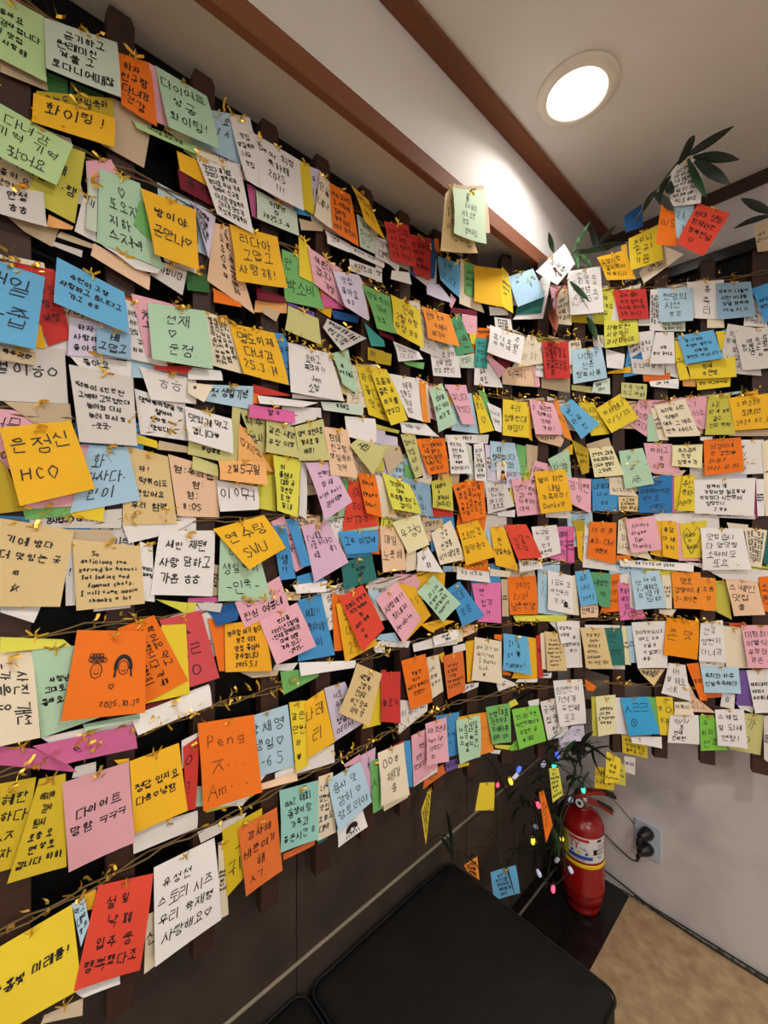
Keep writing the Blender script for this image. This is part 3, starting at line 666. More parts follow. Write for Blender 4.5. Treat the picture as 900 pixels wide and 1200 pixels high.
DY;94;0;1;37,1966,123,2013,124,1982,34,1940;~1;mustard note, nearest above the golden yellow note with one short exclaimed word
E2;76;7;1;537,1297,626,1308,633,1251,540,1239;와/자리력/재미/;dark teal note, nearest left of the pink note tilted, with two exclamation marks
B3;94;7;1;1099,2082,1183,2118,1217,2036,1126,1994;-;light blue note, nearest left of the white note leaning by the bamboo at the corner
W;94;7;1;1607,792,1681,802,1681,719,1597,714;'22÷5÷/토/연재/진짜원;white note marked 22/5, on the back wall
C2;112;7;1;685,1379,778,1398,806,1320,732,1302;우정♡;pale yellow note, nearest right of the orange note reading Happy Day
Y2;94;12;1;655,1497,745,1471,775,1398,675,1411;맛있어요/대박/하루를 보내고/갑니다;lime yellow note, nearest right of the orange note reading Happy Day
G;76;12;1;594,1913,682,1914,687,1822,631,1820;~3;green note, second such below the mint green note hung highest, against the brown beam
C;94;0;1;1739,1071,1790,1071,1800,958,1749,949;-;blank cream note, nearest below the peach note with three lines near the right edge
Y;94;7;1;1653,1835,1770,1847,1770,1785,1659,1791;참새/수문방;yellow note, nearest above the golden yellow note dated 2024.02.22 at right edge
G;94;7;1;1021,848,1104,846,1105,736,1038,744;인형 대표/민희♡ㅎ/최애타봄/하아 ㅇㅇ;green note, nearest left of the bright green note written in four lines
R;94;12;1;1086,1363,1160,1364,1206,1266,1122,1264;0/진짜라/인어|;red note, nearest right of the golden yellow note beside the red tilted one
O3;76;7;1;869,1019,941,1020,944,911,879,906;~5;burnt orange note, nearest left of the cream note reading and It's so delicious
R2;76;7;1;220,1029,245,1037,237,924,222,929;ㅇ/?;red note, nearest left of the orange note with big looping script
P;76;0;1;1535,1608,1613,1603,1636,1514,1551,1519;아이고/ㅎ/사랑;pink note, nearest right of the mint green note marked AB
C2;76;7;1;1367,1592,1442,1600,1474,1511,1383,1504;오후반의 고딩들/행사나왔습니다/나두야 중장년/그 맛이란;pale yellow note, nearest left of the mint green note marked AB
B;76;7;1;531,1364,643,1362,637,1313,546,1315;고우 이성에;blue note, nearest below the orange note reading Happy Day
D;76;7;1;1394,2172,1481,2195,1508,2100,1421,2100;소영이랑/같이왔어/떡볶이사;golden yellow note, nearest left of the orange note marked 11
W;626;7;1;1156,2077,1250,2167,1281,2110,1220,2041;이/가치/즐거운;white note leaning by the bamboo at the corner, on the back wall
Y;58;0;1;581,1733,638,1734,686,1617,618,1625;하이/좋다/맛집;yellow note, nearest right of the hot pink note with bold sideways letters
W;130;0;1;138,1724,156,1721,197,1636,145,1637;~5;white note, nearest left of the mint green note with a heart between two words
C2;76;7;1;1390,839,1452,845,1451,730,1394,723;유월장봄날/고시 준비/또 먹으러가자/담에 봐요;pale yellow note, nearest left of the bright blue note with a circled letter
B;94;7;1;884,1196,927,1213,1011,1111,933,1088;그대!/ㅎㅎ;blue note, nearest left of the hot pink note marked .19
W;58;7;1;1605,947,1649,945,1660,843,1582,857;KH/잘 해요/-NK;white note marked KH and NK, on the back wall
D;112;0;0;523,1211,558,1217,643,1101,547,1083;도/다/25;golden yellow note, nearest right of the blue note with exclamation marks, beside tinsel
W;94;7;1;1795,951,1845,963,1843,844,1812,837;해피데이/혀미네/우리동네;white note, second such right of the white note marked KH and NK
W;58;0;1;1786,1607,1834,1604,1834,1509,1714,1506;♥/가치/꿈/하;white note, nearest below the golden yellow note dated 2024.02.22 at right edge
M;94;12;1;815,1719,864,1743,906,1640,839,1608;성하늘/믿고 먹자/여기 짱;mint green note, nearest above the white note with a row of three hearts
Y;94;0;1;1633,1365,1702,1375,1686,1265,1642,1263;HEART EURO;yellow note with a big heart outline, on the back wall
P;94;0;1;752,849,802,848,850,732,760,721;영원/상엄/~;pink note, nearest left of the pink note marked (2025)
W;58;0;0;135,1391,241,1396,207,1376,144,1363;-;blank white note, nearest below the peach note with a colon list
Y2;58;7;1;2,1253,66,1236,74,1227,2,1235;-;blank lime yellow note, nearest below the tan note with a star scribble
B2;94;12;1;1269,1709,1312,1740,1393,1664,1337,1617;반/하루/친;sky blue note, nearest left of the mint green note marked AB
P;148;0;0;145,1734,221,1738,235,1656,165,1645;~1;pink note, nearest left of the mint green note with a heart between two words
Q2;58;0;1;1791,827,1836,831,1827,716,1756,716;가/ㅇ;khaki note, nearest right of the white note marked 22/5
D;76;7;1;1038,1358,1087,1357,1131,1229,1051,1249;현/생일축하;golden yellow note beside the red tilted one, on the left wall
B;58;0;1;1380,1499,1462,1506,1466,1399,1382,1403;내 몽대.사/너.이/ㅎㅎ;blue note, nearest left of the mint green note marked AB
W;94;0;1;70,1628,146,1634,146,1608,87,1608;좋아요;white note peeking out under a curled blue one, on the left wall
S;76;0;1;1038,1603,1124,1601,1145,1515,1041,1520;때/행복합니다/이쁜이와;pale blue note, nearest above the white note with a tiny figure clipped on
R2;76;0;1;743,2090,825,2111,823,2002,762,1998;~4;red note, nearest left of the mint green note hung highest, against the brown beam
W;76;7;1;1179,1356,1263,1361,1273,1277,1196,1259;누구랑/♡/민기/재원까;white note, nearest right of the golden yellow note beside the red tilted one
W;112;7;1;1567,1939,1617,1936,1616,1839,1546,1843;/사랑/앞이 걸어요;white note, nearest above the yellow note dated 12/5/25, tilted and notched
W;76;7;1;881,1604,948,1600,966,1507,891,1504;여기 맛집/완전 좋아/맛있다/♥♥♥/♥감사합니다;white note with a row of three hearts, on the left wall
DY;58;7;1;-10,1492,8,1469,25,1413,-10,1408;-;blank mustard note, nearest left of the golden yellow note marked HCO
G2;76;0;0;1753,1944,1815,1921,1829,1783,1730,1808;~5;greyish white note, second such below the orange note marked 11
W;58;0;1;823,1823,923,1853,936,1770,835,1758;~3;white note, second such above the white note with a tiny figure clipped on
O;112;7;1;582,1492,633,1490,647,1392,598,1403;Have/Happy/Day!;orange note reading Happy Day, on the left wall
T2;112;7;1;1220,1046,1279,1036,1290,927,1225,930;My g-2/Byjanad m/were with 1/Thank you for/the most/service ㅎ/-Noboto;tan note reading Thank you, on the back wall
B;76;0;1;376,1381,406,1383,428,1277,394,1277;/51/생/!!;blue note, nearest above the blue note with exclamation marks, beside tinsel
C2;94;7;1;1613,1599,1692,1599,1686,1528,1609,1537;옥스주이/인정/신빙수가;pale yellow note, nearest right of the mint green note marked AB
C;94;7;1;483,2104,510,2092,508,1988,465,1999;단골/네나;cream note, nearest right of the golden yellow note with three lines of big letters
P;94;7;1;1291,1505,1376,1499,1368,1395,1308,1423;김기현/♡;pink note, nearest right of the golden yellow note reading Danke
W;76;7;1;548,1612,636,1618,633,1559,548,1567;-;blank white note, nearest above the orange note reading Happy Day
T;76;0;0;-10,1859,45,1852,47,1792,-10,1791;~;tan note, nearest below the golden yellow note with one short exclaimed word
G2;58;7;1;1020,1482,1096,1480,1117,1417,1026,1395;나만의/Try Out/20.3.25/호호호;greyish white note reading Try Out, on the left wall
P;94;0;1;1110,1496,1189,1491,1211,1394,1131,1387;~4;pink note, nearest left of the golden yellow note reading Danke
G2;58;7;1;504,1809,612,1797,533,1746,488,1784;~2;greyish white note, nearest above the hot pink note with bold sideways letters
C;76;7;1;1790,1358,1841,1350,1827,1246,1803,1248;~5|;cream note, nearest above the peach note with three lines near the right edge
P;94;7;1;876,1741,951,1751,974,1642,931,1640;~2;pink note, nearest above the white note with a row of three hearts
G2;76;0;1;175,1799,227,1806,219,1759,172,1775;~1;greyish white note, nearest above the mint green note with a heart between two words
W;76;0;1;1208,836,1263,843,1310,728,1234,719;공부/집중/짱!;white note, nearest right of the bright green note written in four lines
O;1058;0;1;1535,2258,1578,2254,1581,2138,1519,2149;11÷5;orange note marked 11, on the back wall
Q2;184;7;1;576,1565,657,1553,614,1488,546,1547;세화;khaki note, nearest above the orange note reading Happy Day
G4;58;0;1;1685,801,1719,807,1753,712,1688,696;우/위하/안경;bright green note, nearest right of the white note marked 22/5
Q;76;7;1;825,1482,901,1496,899,1405,824,1414;세제뢰어/ㅎ/잘먹어서/감사합니다;olive yellow note, nearest below the white note with a row of three hearts
S2;76;0;1;717,1491,821,1474,833,1390,758,1398;에/서 꺼/사랑;greyish blue note, nearest right of the orange note reading Happy Day
W;58;7;1;158,1365,176,1357,176,1272,162,1275;~2;white note, nearest right of the tan note reading I will come again
L;94;0;1;312,1566,339,1536,380,1481,310,1495;♡지영;peach note, nearest above the peach note with digits 2 and 5
W;58;0;0;384,914,521,916,523,876,384,900;-;blank white note, nearest right of the orange note with big looping script
B2;58;7;1;851,2076,930,2084,924,1984,850,2009;~2;sky blue note, nearest below the mint green note hung highest, against the brown beam
Q2;58;0;0;314,1592,366,1592,364,1515,347,1514;희수/밥사;khaki note, nearest below the hot pink note with bold sideways letters
W;76;0;0;1285,1074,1339,1069,1349,929,1292,930;같이와/잠깐여기/힘!!;white note, nearest right of the tan note reading Thank you
MR;58;0;0;212,1962,277,1968,277,1927,216,1931;~1;maroon note, nearest above the golden yellow note with two lines ending in a heart
W;94;7;1;434,1111,577,1079,568,1067,432,1088;-;blank white note, nearest below the blue note with exclamation marks, beside tinsel
B2;112;7;1;1322,1220,1368,1226,1393,1123,1334,1118;우리/나나/-so45;sky blue note, nearest right of the white note with a small black blob drawing
E2;94;12;1;1417,1048,1469,1048,1474,939,1431,940;안/ㅎ♡;dark teal note, nearest left of the white note crammed with five bold lines
M;58;7;1;515,1739,559,1759,581,1662,539,1678;에/~;mint green note, nearest right of the hot pink note with bold sideways letters
K;112;7;1;330,1601,423,1602,419,1577,326,1576;영 수;hot pink note with bold sideways letters, on the left wall
P;94;0;0;170,2098,194,2101,203,2018,177,2013;-;pink note, nearest right of the golden yellow note with one short exclaimed word
D;58;7;1;1586,1374,1626,1371,1629,1258,1585,1267;용답/다 바/가지;golden yellow note, nearest left of the yellow note with a big heart outline
G3;76;7;1;1370,1218,1438,1213,1431,1109,1397,1117;세양탄/HO;green note, nearest right of the white note with a small black blob drawing
K2;76;0;1;1458,1185,1497,1181,1543,1078,1466,1070;평일의/애정이/임화/2-안;hot pink note, nearest above the white note crammed with five bold lines
T;58;0;0;6,1791,61,1796,54,1769,25,1777;-;blank tan note, nearest left of the mint green note topped by a heart
L2;76;0;1;1087,1819,1194,1832,1201,1771,1083,1771;~1;peach note, nearest above the pink note with curly lines above a smiling curve
C;58;0;0;1523,2125,1594,2198,1646,2167,1536,2091;이제요;cream note, nearest below the orange note marked 11
D;76;0;0;702,1234,766,1216,825,1135,735,1086;5.25;golden yellow note, nearest right of the pink note tilted, with two exclamation marks
C;130;0;1;1165,1920,1190,1916,1219,1841,1109,1816;~2;cream note, nearest above the pink note with curly lines above a smiling curve
P;76;0;1;1608,1738,1703,1741,1709,1645,1687,1643;ㅅㅣ/좋아요/♡;pink note, nearest above the orange note dated 2022.12.05 below a dark heart
Y;76;0;1;432,2099,460,2102,473,2007,440,2009;-;blank yellow note, nearest above the golden yellow note with three lines of big letters
Q2;94;0;0;228,1525,302,1517,306,1491,226,1503;♡♡ㅎㅎ;khaki note, nearest below the white note with heavy pen and a black heart
Y2;58;0;0;347,1466,384,1480,386,1408,351,1414;-;blank lime yellow note, nearest right of the peach note with digits 2 and 5
W;58;7;1;1462,1253,1671,1247,1666,1224,1465,1235;~1;white note, nearest below the pink note reading Always dream
O;58;7;0;259,1230,288,1216,285,1136,276,1138;-;blank orange note, nearest left of the pink note dated 2025 with five tilted lines
C;58;0;1;277,841,288,839,295,707,279,709;~5;cream note, nearest right of the white note with four slanting lines, lower left
G;76;0;0;394,1104,481,1088,481,1070,401,1057;-;blank green note, nearest below the pink note dated 2025 with five tilted lines
A2;76;7;1;94,1887,105,1874,102,1804,90,1807;미;pale sage note, nearest left of the mint green note topped by a heart
T;58;7;1;45,738,88,727,86,712,40,736;-;blank tan note, nearest below the yellow note in the bottom left corner
G3;76;0;1;897,1921,929,1945,983,1848,917,1827;수아/서윤;green note, nearest left of the pink note with curly lines above a smiling curve
C;58;0;0;167,791,195,786,182,704,164,702;산;cream note, nearest right of the red note with heavy paired letters, lower left
Y;76;0;1;1569,844,1615,846,1624,732,1581,729;ㅎㅇ/KB;yellow note marked KB, on the back wall
C;58;0;1;811,1028,855,1026,873,925,815,912;~3;cream note, nearest right of the red note with one centred word
B;76;7;1;406,1393,430,1396,456,1301,436,1298;-;blank blue note, nearest below the lilac note reading with best
P;94;0;0;85,1505,96,1506,106,1421,17,1414;ㅎㅎ♡;mostly hidden pink note, nearest right of the golden yellow note marked HCO
W;58;0;0;715,948,815,912,813,890,711,865;이종친학;white note, nearest right of the red note with one centred word
W;58;7;0;529,730,599,742,606,703,527,697;HEAD;white note with a drawn black head, on the left wall
W;58;0;0;42,1110,158,1100,155,1078,52,1098;-;white note, nearest below the orange note with two drawn faces
Y;94;7;1;1642,1507,1672,1510,1668,1402,1624,1404;추신/축하/바라;yellow note, nearest above the yellow note with a big heart outline
Q2;94;7;1;715,1591,764,1600,784,1494,757,1486;~4;khaki note, nearest left of the white note with a row of three hearts
S;76;0;1;1201,1223,1234,1218,1292,1085,1201,1100;2;pale blue note, nearest left of the white note with a small black blob drawing
T;76;7;1;2,1623,37,1620,35,1602,2,1602;독우회전;tan note, second such left of the greyish white note packed with five dense lines
T;58;0;0;2,1994,36,2001,73,1980,2,1969;-;tan note, nearest above the golden yellow note with one short exclaimed word
G;76;0;1;23,1416,75,1418,80,1406,26,1401;-;blank green note, nearest below the golden yellow note marked HCO
B;58;0;1;843,867,930,854,926,739,891,742;2./~/6;blue note, nearest right of the pink note marked (2025)
T;58;0;0;42,1389,123,1383,123,1360,42,1371;-;tan note, nearest above the tan note reading I will come again
P;76;0;1;1523,1745,1560,1731,1544,1626,1494,1663;~3;pink note, nearest right of the yellow note dated 12/5/25, tilted and notched
A2;94;0;0;580,2061,641,2060,641,1995,590,1993;~3;pale sage note, nearest left of the mint green note hung highest, against the brown beam
W;76;0;0;983,1802,1049,1833,1083,1759,981,1756;우주/해요;white note, nearest left of the pink note with curly lines above a smiling curve
O4;76;7;1;1687,1208,1724,1207,1723,1113,1690,1113;소음/♡;light orange note, nearest right of the white note crammed with five bold lines
C;58;0;1;1462,1374,1485,1384,1561,1255,1458,1274;~3;cream note, nearest left of the pink note reading Always dream
LG;76;7;1;147,1998,240,2013,236,1992,152,1984;~1;light green note, nearest above the mint green note topped by a heart
D;130;12;1;559,2115,612,2104,647,2023,589,2043;~2;golden yellow note, nearest left of the mint green note hung highest, against the brown beam
Q;58;0;1;1719,1200,1753,1199,1763,1090,1727,1109;-;blank olive yellow note, nearest below the yellow note with a big heart outline
P;58;0;1;91,1906,121,1925,130,1911,93,1857;-;blank pink note, nearest above the mint green note topped by a heart
D;76;0;1;210,1988,276,1993,276,1955,215,1959;-;golden yellow note, nearest above the golden yellow note with three lines of big letters
S;76;7;1;75,869,89,869,94,834,84,810;~3;pale blue note, nearest left of the red note with heavy paired letters, lower left
Y;94;0;1;433,1948,459,1938,469,1868,435,1870;-;blank yellow note, nearest right of the golden yellow note with three lines of big letters
W;58;0;1;1357,1360,1371,1360,1462,1218,1350,1232;~1;white note, nearest left of the orange note dated 20.10.18 with slanting characters
G2;94;0;1;1496,1864,1595,1853,1592,1809,1503,1818;2 나의향기;greyish white note, nearest above the yellow note dated 12/5/25, tilted and notched
W;76;0;1;68,1371,79,1358,79,1281,68,1282;!;white note, nearest left of the tan note reading I will come again
W;58;7;1;2,1291,42,1286,34,1266,2,1286;-;blank white note, nearest below the tan note with a star scribble
G;94;0;1;618,838,643,838,658,715,628,717;ㅅ;green note, nearest above the white note with a drawn black head
W;112;7;1;770,1300,810,1314,859,1243,761,1258;m.h/ㅎㅎ;white note, nearest above the mint green note dated 25.3.20 and tilted
A2;58;7;1;488,1633,599,1647,596,1619,488,1614;행복해요;pale sage note, nearest right of the hot pink note with bold sideways letters
C;94;0;1;1265,2042,1312,2078,1312,1962,1258,1963;~4;cream note, nearest below the white note leaning by the bamboo at the corner
C;58;0;1;934,2097,951,2097,1020,1965,930,1972;-;cream note, nearest below the mint green note hung highest, against the brown beam
W;58;7;0;76,748,132,727,131,721,88,733;-;blank white note, nearest below the red note with heavy paired letters, lower left
W;58;0;1;88,1854,95,1852,105,1796,78,1801;-;blank white note, nearest left of the mint green note topped by a heart
Y;76;7;1;976,1728,1003,1729,1046,1632,997,1620;ㅎㅎ/♡;yellow note, nearest above the white note with a row of three hearts
HG;58;0;1;224,1805,262,1809,262,1779,227,1771;-;blank dark green note, nearest right of the mint green note topped by a heart
S;76;0;0;901,1724,972,1731,999,1621,901,1622;~2;pale blue note, nearest above the white note with a row of three hearts
Y;58;0;1;1336,1731,1385,1733,1436,1637,1378,1630;~3;yellow note, nearest left of the yellow note dated 12/5/25, tilted and notched
W;94;0;1;1059,1545,1097,1543,1093,1489,1061,1492;FIGURE;white note with a tiny figure clipped on, on the left wall
Y;94;7;1;1424,674,1467,651,1457,583,1413,583;HEZ/추종/뭐야/Pyeong;yellow note, nearest below the bright blue note with a circled letter
O4;76;0;1;1003,835,1034,832,1051,716,1003,716;-.-/-...-;
S;1076;0;1;1573,2250,1630,2246,1630,2120,1580,2162;24./보;
U;76;0;1;1775,947,1798,950,1811,851,1773,846;-;
W;76;7;1;980,1590,1014,1596,1020,1488,978,1488;~6;
W;94;7;1;105,1795,187,1788,179,1774,150,1772;-;
B;112;12;1;1805,2032,1844,2039,1867,1931,1832,1926;~2;
G2;58;0;1;243,878,328,868,320,856,248,857;-;
W;94;7;1;347,1620,480,1629,439,1612,346,1603;-;
W;76;0;1;1554,2070,1578,2071,1590,1942,1552,1948;~4|;
O;58;0;1;515,1234,547,1227,544,1108,522,1111;-;
D;58;0;1;1169,1031,1197,1025,1200,904,1114,915;5/e/♡;
Q2;58;7;1;1471,1793,1545,1786,1539,1737,1465,1745;~2;
W;58;7;1;441,1504,454,1507,449,1392,429,1401;-;
P;112;0;1;1188,1552,1231,1543,1209,1430,1153,1442;하늘/좋다/형아;
E;94;0;1;986,1888,1038,1895,1025,1806,982,1808;~3;
W;76;0;1;777,1910,809,1892,873,1807,785,1813;~3;
DY2;58;0;0;1472,722,1545,709,1548,654,1474,668;우리의날/맛있는점심/좋아요 ♡!;
M;76;0;1;1234,1557,1303,1591,1317,1473,1270,1485;하늘;
O;58;0;1;1436,1208,1466,1214,1469,1098,1406,1092;~3;
T;58;7;1;1813,2211,1846,2216,1844,2128,1818,2129;~2;
W;58;7;0;919,1254,1035,1230,1032,1201,914,1220;~1;
K2;58;0;1;1257,1355,1315,1357,1315,1242,1235,1264;늘 때마다/맛있고/우리;
N;58;7;1;1479,2299,1530,2333,1530,2259,1478,2242;-;
T;94;0;1;649,1561,712,1562,726,1531,676,1492;-;
W;94;7;1;226,1645,280,1650,281,1632,224,1622;-;
W;76;0;1;1516,1943,1566,1947,1561,1856,1535,1850;~2;
G;130;0;1;156,1878,165,1882,176,1821,149,1839;-;
W;58;7;1;715,1622,807,1629,848,1598,716,1595;~1;
V;58;7;1;231,1919,273,1912,258,1830,239,1897;~4;
G2;112;0;1;633,2035,702,2044,702,1987,633,1986;~2;
B;58;0;1;382,1745,402,1749,451,1662,414,1653;이은/나는;
Y;58;7;1;1676,1795,1761,1789,1756,1760,1677,1758;맛집 사고있어요;
O;76;7;1;1651,949,1681,956,1701,852,1684,847;ㅎㅎ;
S;76;0;0;140,1639,240,1634,240,1625,143,1611;-;
W;58;0;0;1217,2100,1248,2106,1219,1975,1118,1962;~1;
Y;76;7;1;1079,2109,1102,2093,1114,1976,1070,1990;~3;
C;76;0;1;1432,1503,1468,1506,1521,1446,1435,1452;1/16÷6÷24;
W;76;7;1;692,1811,781,1807,786,1787,703,1763;~2;
Q2;76;0;1;301,1594,316,1592,309,1489,297,1502;-;
DY;58;7;1;1315,1618,1368,1592,1367,1519,1342,1512;~2;
HG;76;0;1;48,2000,70,2004,71,1976,49,1974;-;
C;130;7;1;225,1619,267,1622,247,1588,223,1600;♡;
T;58;0;0;1214,1798,1309,1807,1308,1759,1214,1769;-;
V2;76;0;1;591,863,637,864,630,743,597,831;서;
W;76;0;0;1648,1252,1843,1237,1843,1219,1745,1212;~1;
M;94;7;1;87,1113,157,1105,156,1101,89,1106;-;
Q2;76;7;1;235,1501,275,1489,274,1468,231,1478;-;
P;58;0;0;375,1389,402,1399,461,1301,429,1289;건강/하다;
Y;76;0;0;636,1007,660,1007,653,911,597,920;-;
E2;76;0;0;1132,2005,1223,2041,1212,1990,1124,1976;-;
W;76;7;1;420,1265,503,1263,492,1243,426,1248;-;
W;58;0;1;562,1957,651,1967,660,1940,565,1932;하지만나요;
Y2;58;7;1;1118,1098,1300,1088,1288,1071,1121,1084;-;
W;130;7;1;1259,1074,1314,1071,1309,1011,1269,1009;~2;
W;58;0;1;1453,835,1479,835,1495,723,1453,725;-;
Y;76;7;1;1611,1908,1628,1909,1657,1791,1631,1790;~2;
W;76;7;1;1422,1895,1480,1878,1471,1831,1421,1835;..;
Y;94;0;0;72,1411,113,1418,111,1396,77,1403;-;
V;94;7;1;1312,755,1352,756,1351,714,1264,712;나눔;
L;58;0;1;345,1794,409,1809,409,1790,342,1771;-;
W;58;0;1;1796,2037,1834,1966,1843,1918,1790,1932;~4;
W;76;7;1;1817,1494,1834,1493,1834,1390,1818,1389;~3;
N;76;7;1;265,1233,315,1240,306,1220,272,1215;-;
G;76;0;1;948,2094,983,2092,983,1997,948,2004;~3;
DY2;58;0;0;1392,626,1453,616,1449,553,1388,560;애시점/서사랑;
MR;58;7;1;347,1819,402,1820,405,1806,343,1791;-;
T2;76;7;1;1461,1446,1519,1446,1513,1400,1458,1404;~3;
W;58;0;0;760,1073,919,1074,923,1041,764,1053;-;
B;76;7;1;728,844,750,838,751,725,732,736;-;
W;76;7;1;1026,1713,1076,1698,1073,1628,1047,1632;~2;
D;58;0;1;952,1043,983,1043,980,928,959,929;-;
L2;76;7;1;352,909,430,897,426,887,349,902;-;
O;58;7;1;268,1789,316,1782,315,1768,267,1762;-;
HG;58;0;0;73,2007,113,2013,105,1985,72,1979;~1;
V;58;7;1;811,1988,855,2003,903,1962,801,1956;-;
C;58;7;1;1585,1210,1611,1211,1611,1111,1594,1112;~3;
W;58;7;1;562,1988,665,1990,658,1970,556,1964;~1;
W;76;7;1;497,1989,563,1988,555,1962,498,1959;~1;
W;58;0;1;398,1609,488,1620,490,1600,400,1595;-;
O;112;7;1;1821,1218,1844,1223,1843,1123,1831,1126;소/은;
W;58;0;1;879,1608,1035,1621,1031,1595,879,1590;~1;
W;76;7;1;1497,718,1585,724,1582,695,1497,703;:);
P;58;0;1;938,1946,993,1951,993,1902,946,1893;-;
T;58;7;1;1077,1206,1100,1205,1098,1099,1076,1101;~2;
G2;58;0;1;79,1056,103,1053,103,1032,75,1042;-;
O4;76;7;1;1252,1736,1266,1735,1313,1611,1280,1624;~1;
O4;76;7;1;781,1734,804,1737,806,1630,786,1630;-;
W;94;0;1;1713,1223,1828,1221,1824,1201,1744,1206;-;
K;76;7;1;1299,1348,1321,1354,1316,1247,1295,1250;~3;
T;58;0;1;185,1521,251,1513,241,1505,182,1507;-;
T;58;0;1;1162,1600,1202,1595,1198,1530,1166,1523;-;
W;58;7;1;1137,1260,1213,1255,1212,1233,1136,1224;하나는;
T2;58;7;1;1520,923,1595,927,1560,878,1526,912;~1;
A2;76;7;1;1384,1792,1435,1806,1431,1754,1373,1760;남사/1224;
C;76;0;0;637,1490,660,1484,706,1389,667,1394;-;
L2;58;7;1;1343,1116,1399,1118,1395,1081,1339,1082;안해요!;
C;94;7;1;1619,833,1658,838,1667,804,1616,797;~1;
T;58;7;1;63,1794,100,1792,98,1780,58,1781;-;
L;76;7;1;50,1810,77,1806,74,1795,47,1789;-;
L2;58;7;1;1191,1628,1293,1629,1274,1594,1201,1608;~1;
W;94;7;1;1550,1793,1630,1797,1627,1765,1550,1775;~1;
W;94;7;1;829,1079,917,1081,917,1059,828,1058;우리 이거/계속맛;
V;58;0;1;1020,1593,1039,1591,1066,1486,1031,1491;~3;
S;76;0;1;1484,1054,1507,1055,1515,943,1497,942;~2;
C;112;0;1;1552,1710,1576,1716,1603,1614,1576,1615;~3;
M;94;0;1;1547,1698,1562,1691,1577,1612,1544,1612;-;
W;76;0;1;378,1581,476,1608,476,1595,383,1562;L;
T;58;0;1;795,1384,871,1385,871,1356,799,1353;~1;
C;94;0;1;1312,1207,1327,1210,1337,1087,1283,1093;-;
R2;112;7;1;175,1637,236,1647,220,1629,176,1628;-;
E;58;0;1;605,1830,665,1806,668,1792,625,1783;-;
T;58;0;1;1753,1636,1846,1632,1846,1613,1756,1620;-;
A2;58;0;1;1579,1973,1649,1966,1649,1937,1579,1944;~2;
R2;58;0;1;340,1640,417,1634,417,1632,340,1620;-;
C2;58;0;1;1471,1054,1498,1051,1499,935,1479,936;~2;
A2;58;0;1;926,1827,989,1847,989,1804,934,1797;~1;
V;58;0;0;439,2097,486,2108,482,2026,461,2029;~2;
N2;58;0;1;328,1998,345,1999,348,1943,338,1944;-;
T;58;0;1;436,1986,493,1999,493,1986,441,1965;-;
G;58;0;1;1129,1599,1162,1594,1162,1509,1144,1511;-;
N;58;0;0;752,2084,851,2119,839,2012,752,1992;-;
R2;76;0;1;1194,1034,1212,1036,1219,909,1201,908;ㅊ/ㅣ;
Y;76;0;1;1619,1505,1642,1508,1631,1404,1619,1407;-;
O;76;0;1;941,1258,1030,1265,1035,1231,948,1243;~1;
P;76;0;0;1624,1368,1636,1368,1687,1256,1631,1254;-;
D;58;0;1;787,1117,863,1118,915,1104,827,1090;~1;
N;58;0;1;515,1831,592,1841,586,1824,521,1814;-;
DY;76;0;1;637,1777,688,1779,685,1751,637,1747;-;
W;76;0;1;1740,875,1770,877,1768,833,1735,836;ㅎ;
W;112;0;1;685,1976,743,1992,751,1965,681,1954;-;
G2;76;7;1;1834,828,1845,834,1844,704,1832,713;~4;
C;94;0;1;635,1490,655,1483,665,1392,651,1392;-;
C;94;0;1;734,1303,768,1311,772,1259,734,1257;-;
Q;58;0;1;1378,839,1392,838,1402,716,1382,719;-;
C;76;0;1;10,1739,45,1743,46,1736,10,1732;-;
K;58;0;1;488,1858,538,1852,547,1841,493,1830;-;
G2;76;0;1;241,1259,284,1251,280,1236,248,1246;-;
T;58;0;1;263,1322,281,1316,277,1265,266,1266;~4;
C;112;0;1;238,2005,290,2013,290,2003,238,1996;-;
O3;58;0;0;803,720,871,731,881,704,797,694;~1;
O3;58;0;0;401,752,474,739,472,729,402,739;-;
W;76;0;0;1356,1058,1465,1055,1481,922,1367,923;-;
M;94;0;1;235,959,249,953,252,919,237,924;-;
T;76;0;0;315,1124,392,1107,387,1098,339,1107;-;
W;58;0;1;1054,1960,1111,1962,1117,1931,1058,1929;~3;
C;94;0;1;1207,1040,1225,1042,1240,931,1214,933;-;
G2;76;0;1;55,1776,87,1777,86,1767,54,1770;-;
B;58;0;1;431,1280,477,1286,504,1260,431,1265;-;
W;76;0;0;352,925,365,921,319,885,277,906;-;
P;112;0;1;1027,1848,1092,1812,1069,1785,1023,1835;-;
G2;58;0;1;1479,658,1512,654,1511,601,1482,610;부여;
C;76;0;1;1829,1598,1845,1603,1845,1517,1834,1512;-;
C;58;7;1;1834,1512,1848,1511,1846,1390,1835,1390;-;
O3;76;0;0;1532,1817,1608,1817,1611,1786,1535,1794;-;
D;58;0;1;89,871,103,871,103,843,90,848;-;
Y;58;0;1;155,1527,182,1520,184,1508,155,1514;-;
Y2;58;0;1;179,1274,241,1257,234,1235,214,1251;-;
T;58;0;1;1361,1605,1433,1626,1443,1592,1368,1589;-;
D;76;0;0;33,1660,42,1659,47,1629,33,1628;-;
D;76;0;1;1328,1341,1349,1341,1349,1245,1335,1262;-;
R2;58;0;1;833,1417,907,1403,907,1389,833,1389;-;
L2;76;0;0;1656,895,1676,852,1724,815,1659,808;~2;
B3;94;0;1;649,1121,697,1116,712,1090,635,1112;-;
C;58;0;0;1704,2029,1740,2017,1746,1934,1704,1940;-;
D;58;0;0;1570,1374,1585,1371,1588,1263,1554,1272;-;
W;58;0;1;1069,928,1137,894,1069,883,1062,904;You;
W;76;0;0;1708,1394,1815,1395,1815,1380,1711,1385;~1;
W;58;0;1;384,1119,434,1110,421,1097,379,1110;-;
